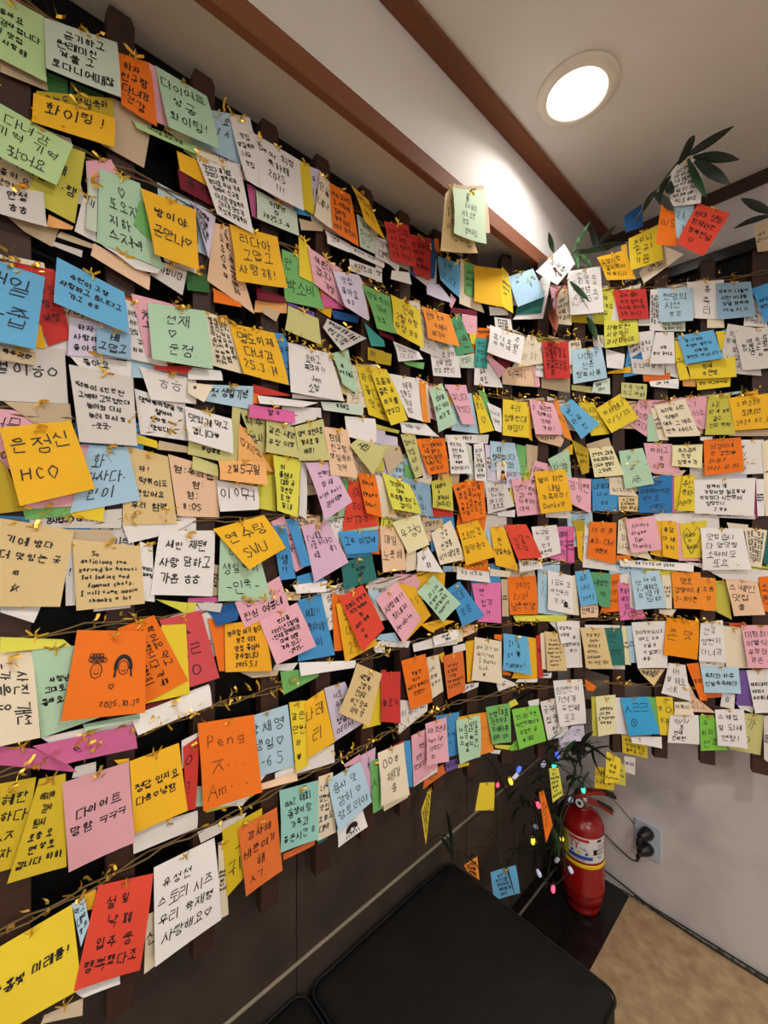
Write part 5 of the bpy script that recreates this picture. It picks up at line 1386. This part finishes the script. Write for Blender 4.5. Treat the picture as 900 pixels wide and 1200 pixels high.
# levers point to the right of the picture and slightly forward
LD = Vector((math.cos(TOCAM + 1.95), math.sin(TOCAM + 1.95), 0)); LP = Vector((-LD.y, LD.x, 0))
def lever(name, pts, wd, m):
    p_ = MB(); vs = []; fs = []
    for i, (d_, z_, th_) in enumerate(pts):
        c_ = LD * d_ + Vector((0, 0, z_))
        vs += [c_ + LP * wd, c_ - LP * wd, c_ - LP * wd - Vector((0, 0, th_)), c_ + LP * wd - Vector((0, 0, th_))]
        if i:
            for j in range(4): fs.append((4*i-4+j, 4*i-4+(j+1)%4, 4*i+(j+1)%4, 4*i+j))
    fs += [(0, 1, 2, 3), tuple(4*len(pts)-4+j for j in (3, 2, 1, 0))]
    p_.add(vs, fs); return p_.build(name, m, ext)
lever('top_lever', [(-.030, .384, .010), (-.010, .398, .016), (.03, .404, .012), (.07, .402, .010), (.098, .392, .008)], .011, red_paint)
lever('lever_grip', [(.074, .4035, .012), (.112, .389, .010)], .0115, black_rub)
lever('carry_handle', [(-.012, .376, .010), (.02, .374, .012), (.06, .358, .012), (.100, .334, .012)], .011, red_paint)
lever('lever_grip', [(.055, .3625, .003), (.104, .338, .003)], .0118, black_rub)
GA = TOCAM - .35
b = MB(); gd = Vector((math.cos(GA), math.sin(GA), .25)).normalized(); gc = gd * .018 + Vector((0, 0, .362))
b.tube([gc, gc + gd * .012], .017, 24); gg = b.build('gauge', chrome, ext)
b = MB(); b.tube([gc + gd * .0122, gc + gd * .0130], .0135, 24); b.build('gauge_dial', lab_white, gg)
b = MB(); b.tube([gc + gd * .0132, gc + gd * .0138], .006, 12); b.build('gauge_hub', ink, gg)
b = MB(); a_ = TOCAM + .5; b.tube([Vector((math.cos(a_) * .02, math.sin(a_) * .02, .35)), Vector((math.cos(a_) * .026, math.sin(a_) * .026, .372))], .006, 10); b.build('safety_pin', brass, ext)
# short hose curling down the hidden side
b = MB(); hz = [(-.02, .368), (-.05, .372), (-.078, .34), (-.088, .28), (-.09, .2), (-.088, .13)]
b.tube([LD * -0.0 + Vector((LD.x * d_, LD.y * d_, z_)) for d_, z_ in hz], .008, 10); b.build('hose', black_rub, ext, smooth=True)

# ---------------------------------------------------------------- wall socket, plugs and cables
sk = link('wall_socket', None, None, (-.4545, YB, .235)); tag(sk, 'pale grey double wall socket on the plaster right of the extinguisher', 'socket')
b = MB(); b.box(-.0415, .0415, -.008, 0, -.06, .06, .002); b.build('plate', plate_m, sk)
for dz in (.027, -.027):
    b = MB(); b.tube([(0, -.0081, dz), (0, -.0086, dz)], .021, 24); b.build('outlet', black_rub, sk)
for i, dz in enumerate((.027, -.027)):
    pg = link('power_plug', None, None, (-.4545, YB - .0092, .235 + dz)); tag(pg, ['round black plug in the upper outlet of the wall socket', 'round black plug in the lower outlet with cord going left'][i], 'plug', 'black plugs in the wall socket')
    b = MB(); dx = -.012
    b.tube([(0, 0, 0), (0, -.006, 0), (dx * .5, -.016, -.002), (dx, -.030, -.004), (dx * 1.2, -.036, -.006)], [.020, .021, .019, .014, .011], 20); b.build('body', black_rub, pg, smooth=True)
    b = MB(); b.tube([(dx, -.032, -.004), (dx * 1.6, -.036, -.02), (dx * 1.9, -.034, -.04)], [.008, .007, .004], 10); b.build('cord_relief', black_rub, pg, smooth=True)
    if i: b = MB(); b.tube([(dx, -.0362, .006), (dx, -.038, .006)], .006, 12); b.build('screw', chrome, pg)
def spline(pts, n=8):
    P = [Vector(p) for p in pts]; P = [P[0]] + P + [P[-1]]; out = []
    for i in range(1, len(P) - 2):
        for k in range(n):
            t = k / n; a, b_, c_, d_ = P[i-1], P[i], P[i+1], P[i+2]
            out.append(.5 * ((2*b_) + (c_-a)*t + (2*a-5*b_+4*c_-d_)*t*t + (3*b_-a-3*c_+d_)*t**3))
    out.append(P[-2]); return out
cx, cz = -.4545, .235
b = MB(); b.tube([p for p in spline([(cx - .024, YB - .044, cz - .066), (cx - .045, YB - .030, cz - .082), (cx - .10, YB - .012, cz - .078), (cx - .16, YB - .02, cz - .04), (cx - .23, YB - .02, cz - .01)])], .0022, 6)
tag(b.build('cable', black_rub, smooth=True), 'thin black cord looping from the lower plug to behind the extinguisher', 'cord')
b = MB(); b.tube([p for p in spline([(cx - .20, YB - .02, .06), (cx - .1, YB - .014, .035), (cx, YB - .014, .014), (cx + .08, YB - .016, .006), (cx + .3, YB - .02, .005), (cx + .9, YB - .02, .005)])], .0026, 6)
tag(b.build('cable', black_rub, smooth=True), 'black cable running along the floor at the foot of the back wall', 'cable')
b = MB(); b.tube([p for p in spline([(cx - .22, YB - .003, .36), (cx - .1, YB - .003, .31), (cx - .042, YB - .003, .265)])], .0013, 5)
tag(b.build('thin_wire', mat('grey_wire', srgb(110, 104, 100), .6), smooth=True), 'thin grey wire slanting across the plaster to the socket', 'wire')

# ---------------------------------------------------------------- artificial bamboo
def leaf_mesh(L, W, bend, m):
    p_ = MB(); vs = []; n = 6
    for i in range(n + 1):
        t = i / n; w = W * math.sin(math.pi * min(t * .92 + .06, 1)) ** .8; x = L * t; z = -bend * t * t
        vs += [(x, -w, z + w * .35), (x, 0, z), (x, w, z + w * .35)]
    fs = []
    for i in range(n):
        fs += [(3*i, 3*i+3, 3*i+4, 3*i+1), (3*i+1, 3*i+4, 3*i+5, 3*i+2)]
    p_.add(vs, fs); return p_.mesh('leaf', m, True)
LM_ = [leaf_mesh(.11, .009, .03, leaf_m), leaf_mesh(.13, .011, .05, leaf_d), leaf_mesh(.09, .008, .015, leaf_l), leaf_mesh(.12, .010, .06, leaf_r), leaf_mesh(.26, .006, .14, leaf_d)]
LLEN = [.11, .13, .09, .12, .26]
# stems (lists of points) and leaves (kind, base, tip, width), all in metres in the room
SPRAYS = {'sprig':([[(-0.386,1.317,2.213),(-0.367,1.309,2.235),(-0.332,1.315,2.277),(-0.296,1.332,2.328),(-0.268,1.341,2.355)]],[(1,(-0.269,1.347,2.35),(-0.194,1.377,2.382),1.3),(1,(-0.259,1.354,2.343),(-0.168,1.39,2.31),1.4),(1,(-0.256,1.356,2.333),(-0.187,1.403,2.256),1.5),(1,(-0.265,1.344,2.35),(-0.281,1.332,2.362),3.5),(1,(-0.305,1.338,2.311),(-0.354,1.322,2.25),1.2),(1,(-0.308,1.349,2.305),(-0.317,1.354,2.256),1.3),(0,(-0.274,1.374,2.359),(-0.243,1.406,2.243),1.3),(1,(-0.334,1.326,2.284),(-0.38,1.295,2.223),1),(1,(-0.347,1.342,2.29),(-0.308,1.386,2.249),1.2)]),'edge':([[(-0.115,1.488,2.183),(-0.083,1.498,2.181)]],[(1,(-0.115,1.488,2.177),(-0.194,1.444,2.176),1.0),(1,(-0.115,1.488,2.183),(-0.173,1.454,2.236),1.2)]),'corner':([[(-0.541,1.233,2.092),(-0.521,1.227,2.152),(-0.492,1.269,2.169),(-0.45,1.322,2.191)]],[(2,(-0.521,1.227,2.152),(-0.481,1.234,2.226),1.2),(0,(-0.553,1.175,2.147),(-0.557,1.147,2.193),1.0),(2,(-0.52,1.229,2.149),(-0.496,1.23,2.095),1.3),(2,(-0.517,1.234,2.152),(-0.475,1.26,2.112),1.3),(0,(-0.514,1.238,2.153),(-0.461,1.293,2.169),1.0),(1,(-0.48,1.301,2.171),(-0.488,1.276,2.239),1.1),(1,(-0.476,1.307,2.177),(-0.433,1.341,2.202),1.1),(1,(-0.48,1.301,2.176),(-0.457,1.314,2.231),1.0),(0,(-0.537,1.24,2.088),(-0.571,1.164,2.0),1.0),(0,(-0.54,1.253,2.087),(-0.505,1.302,2.034),1.0),(0,(-0.513,1.309,1.988),(-0.489,1.338,1.922),1.4),(0,(-0.503,1.321,1.988),(-0.509,1.313,1.91),1.2)]),'copper':([[(-0.57,1.206,2.031),(-0.569,1.187,1.994),(-0.57,1.185,1.969)]],[(3,(-0.569,1.187,1.999),(-0.574,1.178,1.906),1.1),(3,(-0.566,1.192,2.0),(-0.553,1.214,1.914),1.3),(3,(-0.576,1.175,2.147),(-0.582,1.145,2.088),1.5)]),'lower':([[(-0.613,1.25,0.233),(-0.592,1.265,0.396),(-0.564,1.29,0.531),(-0.539,1.324,0.66)],[(-0.569,1.283,0.295),(-0.567,1.267,0.462),(-0.518,1.335,0.599)],[(-0.678,1.112,0.651),(-0.665,1.139,0.525),(-0.657,1.154,0.431),(-0.649,1.126,0.362)]],[(1,(-0.533,1.304,0.635),(-0.509,1.304,0.616),1.2590975615032631),(1,(-0.519,1.338,0.657),(-0.559,1.297,0.667),1.3657756161427899),(1,(-0.518,1.296,0.663),(-0.48,1.367,0.712),1.1635111302319279),(1,(-0.548,1.245,0.688),(-0.585,1.224,0.675),0.9751650016264624),(1,(-0.522,1.328,0.648),(-0.564,1.3,0.628),1.0776018453822318),(1,(-0.51,1.324,0.564),(-0.525,1.326,0.601),1.3607484512517138),(1,(-0.527,1.318,0.651),(-0.532,1.263,0.714),1.265143661135089),(0,(-0.62,1.184,0.609),(-0.609,1.214,0.645),0.9500284241809008),(0,(-0.562,1.251,0.649),(-0.528,1.251,0.741),1.0543715115630468),(0,(-0.606,1.204,0.642),(-0.563,1.266,0.64),0.9314369026775104),(1,(-0.552,1.292,0.624),(-0.586,1.274,0.66),0.952636196851972),(1,(-0.54,1.319,0.654),(-0.514,1.339,0.687),1.3943424280123815),(0,(-0.542,1.277,0.598),(-0.504,1.299,0.591),1.3564885678460104),(1,(-0.523,1.286,0.693),(-0.493,1.287,0.771),0.9210016689981586),(1,(-0.551,1.272,0.559),(-0.552,1.298,0.603),1.2172561850897379),(1,(-0.56,1.238,0.697),(-0.591,1.19,0.719),1.2605476925331578),(0,(-0.539,1.288,0.566),(-0.529,1.317,0.591),1.3859404652319969),(1,(-0.536,1.301,0.636),(-0.539,1.32,0.704),1.172577038996012),(0,(-0.57,1.259,0.692),(-0.545,1.293,0.719),1.2790093223376175),(0,(-0.614,1.165,0.605),(-0.57,1.202,0.608),1.160597845096511),(1,(-0.55,1.306,0.663),(-0.529,1.321,0.691),1.3454909792558665),(1,(-0.574,1.202,0.614),(-0.593,1.153,0.658),1.0102645144237579),(1,(-0.538,1.269,0.709),(-0.466,1.328,0.706),1.3719994594085119),(0,(-0.581,1.219,0.665),(-0.538,1.257,0.691),0.9858059407813127),(1,(-0.539,1.277,0.707),(-0.52,1.302,0.65),1.0331877542580483),(1,(-0.482,1.333,0.707),(-0.522,1.265,0.72),0.9873421158354914),(1,(-0.563,1.251,0.682),(-0.56,1.291,0.734),0.9472314200886459),(1,(-0.502,1.329,0.691),(-0.503,1.301,0.626),1.1931076172662964),(0,(-0.571,1.216,0.63),(-0.596,1.162,0.642),1.0255815438987375),(1,(-0.527,1.332,0.642),(-0.523,1.35,0.673),1.1321151838091597),(0,(-0.592,1.191,0.69),(-0.567,1.239,0.755),0.9035446219165284),(1,(-0.554,1.262,0.587),(-0.531,1.262,0.637),1.0864893628286765),(0,(-0.6,1.208,0.693),(-0.56,1.217,0.712),1.011835637368136),(1,(-0.609,1.149,0.596),(-0.624,1.098,0.614),0.8109594429609689),(0,(-0.548,1.291,0.551),(-0.544,1.278,0.633),1.0415763781996452),(1,(-0.509,1.326,0.692),(-0.545,1.242,0.713),1.2227384822221583),(1,(-0.586,1.19,0.601),(-0.612,1.108,0.591),0.9260992031812141),(1,(-0.534,1.287,0.641),(-0.581,1.245,0.679),1.3918092747729036),(1,(-0.565,1.276,0.642),(-0.619,1.176,0.637),0.8571952288478795),(1,(-0.518,1.302,0.565),(-0.534,1.236,0.607),1.2481615246559075),(1,(-0.532,1.276,0.609),(-0.542,1.282,0.673),0.9289838465281428),(1,(-0.573,1.294,0.325),(-0.584,1.258,0.4),1.0),(1,(-0.628,1.204,0.416),(-0.611,1.215,0.454),1.0),(1,(-0.648,1.169,0.56),(-0.67,1.106,0.572),1.0),(1,(-0.631,1.2,0.372),(-0.625,1.191,0.419),1.0),(1,(-0.623,1.213,0.532),(-0.616,1.207,0.485),1.0),(1,(-0.646,1.174,0.501),(-0.649,1.147,0.575),1.0),(1,(-0.646,1.174,0.505),(-0.617,1.205,0.511),1.0),(1,(-0.638,1.187,0.403),(-0.606,1.223,0.422),1.0),(1,(-0.623,1.213,0.509),(-0.623,1.193,0.566),1.0),(1,(-0.651,1.165,0.505),(-0.664,1.117,0.508),1.0),(1,(-0.637,1.19,0.389),(-0.634,1.174,0.448),1.0),(1,(-0.646,1.173,0.364),(-0.674,1.096,0.382),1.0),(1,(-0.601,1.25,0.535),(-0.62,1.2,0.586),1.0),(1,(-0.614,1.229,0.472),(-0.602,1.23,0.517),1.0),(1,(-0.649,1.169,0.549),(-0.649,1.148,0.511),1.0),(1,(-0.636,1.192,0.502),(-0.643,1.158,0.562),1.0),(1,(-0.598,1.255,0.336),(-0.594,1.242,0.298),1.0),(1,(-0.629,1.203,0.366),(-0.614,1.208,0.323),1.0),(1,(-0.645,1.175,0.366),(-0.668,1.11,0.426),1.0),(1,(-0.644,1.176,0.582),(-0.624,1.192,0.642),1.0),(1,(-0.66,1.148,0.357),(-0.648,1.149,0.417),1.0),(1,(-0.617,1.223,0.463),(-0.596,1.24,0.498),1.0),(1,(-0.616,1.225,0.513),(-0.625,1.191,0.586),1.0),(1,(-0.599,1.253,0.582),(-0.629,1.183,0.61),1.0),(1,(-0.585,1.276,0.56),(-0.6,1.232,0.557),1.0),(1,(-0.615,1.228,0.365),(-0.575,1.274,0.381),1.0),(1,(-0.642,1.18,0.356),(-0.603,1.227,0.385),1.0),(1,(-0.637,1.189,0.458),(-0.65,1.145,0.456),1.0),(1,(-0.611,1.234,0.41),(-0.626,1.189,0.464),1.0),(1,(-0.618,1.222,0.473),(-0.598,1.236,0.447),1.0),(1,(-0.608,1.238,0.5),(-0.617,1.205,0.474),1.0),(1,(-0.6,1.252,0.564),(-0.571,1.279,0.578),1.0),(1,(-0.59,1.268,0.437),(-0.609,1.218,0.431),1.0),(1,(-0.627,1.207,0.45),(-0.621,1.197,0.402),1.0),(0,(-0.57,1.244,0.356),(-0.58,1.227,0.475),1.3),(0,(-0.57,1.244,0.369),(-0.592,1.208,0.414),1.3),(0,(-0.565,1.252,0.45),(-0.583,1.222,0.514),1.3),(0,(-0.568,1.247,0.433),(-0.589,1.213,0.375),1.3)]),'grass':([[(-0.71,0.912,0.447),(-0.71,0.912,0.494)],[(-0.664,1.068,0.386),(-0.667,1.062,0.511),(-0.67,1.054,0.624)]],[(4,(-0.711,0.909,0.453),(-0.712,0.9,0.663),1.1),(4,(-0.71,0.915,0.45),(-0.721,0.832,0.627),1.0),(4,(-0.708,0.924,0.451),(-0.687,1.006,0.512),0.9),(4,(-0.712,0.903,0.509),(-0.722,0.817,0.617),0.8),(4,(-0.707,0.927,0.487),(-0.701,0.954,0.618),1.0),(4,(-0.71,0.915,0.469),(-0.691,0.992,0.461),0.8),(4,(-0.716,0.879,0.577),(-0.719,0.854,0.498),0.9),(4,(-0.693,0.986,0.427),(-0.699,0.963,0.484),0.6),(4,(-0.674,1.043,0.48),(-0.647,1.108,0.549),0.7),(4,(-0.664,1.068,0.448),(-0.688,1.003,0.559),0.8),(4,(-0.661,1.076,0.408),(-0.647,1.108,0.324),0.6)])}
def plant(key, label, name='bamboo_plant'):
    stems, leaves = SPRAYS[key]
    B0 = Vector(stems[0][0]); e = link(name, None, None, B0); tag(e, label, 'plant', 'artificial plants in the corner')
    for st in stems:
        m_ = MB(); m_.tube([p - B0 for p in spline(st, 6)], .0022, 5); m_.build('stem', stem_m, e)
    for kd, a, c, w in leaves:
        a, c = Vector(a), Vector(c); d = c - a
        l = link('leaf', LM_[kd], e, a - B0); l.rotation_mode = 'QUATERNION'
        qt = d.to_track_quat('X', 'Z'); roll = rp.uniform(.5, 1.1)
        qs = [qt @ Matrix.Rotation(roll * sg, 4, 'X').to_quaternion() for sg in (-1, 1)]
        l.rotation_quaternion = max(qs, key=lambda q_: (q_ @ Vector((0, 0, -1))).dot(Vector((.7, -.7, 0))))
        k_ = d.length / LLEN[kd]; l.scale = (k_, max(w * .78, .35), max(w * .6, k_ * .5))
    return e
rp = random.Random(11)
plant('lower', 'dark green bamboo leaves crowded under the lattice above the extinguisher')
plant('grass', 'dark drooping grass-like plant against the brown tiles behind the bench', 'grass_plant')
plant('corner', 'green bamboo spray above the notes at the corner of the ceiling')
plant('sprig', 'dark bamboo sprig reaching up to the ceiling behind the red note')
plant('edge', 'bamboo sprig at the right edge below the brown ceiling trim')
plant('copper', 'copper coloured leaves hanging between the notes in the corner', 'leaf_twig')

# ---------------------------------------------------------------- string of coloured lights
BUL = dict(r=(1.0, .10, .22), p=(1.0, .12, .25), y=(1.0, .78, .06), g=(.05, .95, .62), b=(.08, .18, 1.0), w=(.75, .8, 1.0), d=(.6, .6, .68))
BM = {k: mat('bulb_' + k, (v[0] * .7, v[1] * .7, v[2] * .7, 1), .25, emit=((*v, 1), {'w': .3, 'd': .12}.get(k, 1.1))) for k, v in BUL.items()}
BULBS = [('p', (-0.68, 1.082, 0.596)), ('y', (-0.661, 1.124, 0.596)), ('w', (-0.654, 1.138, 0.608)), ('b', (-0.648, 1.149, 0.626)), ('w', (-0.607, 1.222, 0.63)), ('b', (-0.583, 1.261, 0.653)), ('g', (-0.588, 1.253, 0.623)), ('g', (-0.533, 1.332, 0.539)), ('w', (-0.558, 1.299, 0.511)), ('p', (-0.616, 1.206, 0.509)), ('d', (-0.626, 1.209, 0.436)), ('y', (-0.63, 1.201, 0.394)), ('w', (-0.62, 1.219, 0.291)), ('p', (-0.595, 1.26, 0.234)), ('w', (-0.562, 1.309, 0.285)), ('d', (-0.588, 1.271, 0.322)), ('y', (-0.579, 1.285, 0.385))]
sl = link('string_lights', None, None, (-.66, 1.40, .5)); tag(sl, 'string of small coloured fairy lights hanging among leaves beside the extinguisher', 'string lights')
S0 = Vector((-.66, 1.40, .5))
b = MB(); pts_ = [Vector(p) for _, p in BULBS]
chain = spline([p + Vector((0, 0, .012)) for p in pts_], 6)
b.tube([p - S0 for p in chain], .0013, 5); b.build('cable', black_rub, sl)
b = MB(); b.lathe([(.0028, .012), (.0045, .010), (.0062, .002), (.0064, -.003), (.0048, -.008), (.001, -.0105)], n=12); 
bulb_me = {k: b.mesh('bulb', m_, True) for k, m_ in BM.items()}
b2 = MB(); b2.lathe([(.0034, .009), (.0034, .018), (.002, .020)], n=8); cap_me = b2.mesh('bulb_cap', black_rub)
for k_, p in BULBS:
    o = link('bulb', bulb_me[k_], sl, Vector(p) - S0); o.rotation_euler = (rp.uniform(-.7, .7), rp.uniform(-.7, .7), 0)
    link('bulb_cap', cap_me, o)
# black wire of the lights
b = MB(); b.tube(spline([(-.735, 1.02, .72), (-.72, 1.12, .62), (-.70, 1.2, .48), (-.69, 1.30, .44), (-.68, 1.36, .3), (-.68, 1.4, .12)], 10), .0022, 6)
tag(b.build('black_wire', black_rub, smooth=True), 'black wire drooping in front of the brown tiles', 'wire')
# a tiny clipped figure on one white note
fg = link('figurine', None, None, tuple(FIG_AT)); tag(fg, 'tiny orange and black figure clipped on a small white note', 'figurine')
fo = mat('figure_orange', srgb(230, 150, 60), .5)
b = MB(); b.lathe([(.001, -.014), (.006, -.012), (.0075, -.004), (.005, .004), (.002, .006)], n=12); b.build('torso', fo, fg, smooth=True)
b = MB(); b.lathe([(.001, .004), (.0045, .006), (.005, .010), (.003, .0145), (.0005, .0155)], n=12); b.build('head', ink, fg, smooth=True)
b = MB(); b.tube([(.004, -.001, -.002), (.009, -.003, -.008), (.011, -.002, -.016)], .0022, 6); b.build('arm', ink, fg)
"""bulb positions and notes above are metres in the room"""
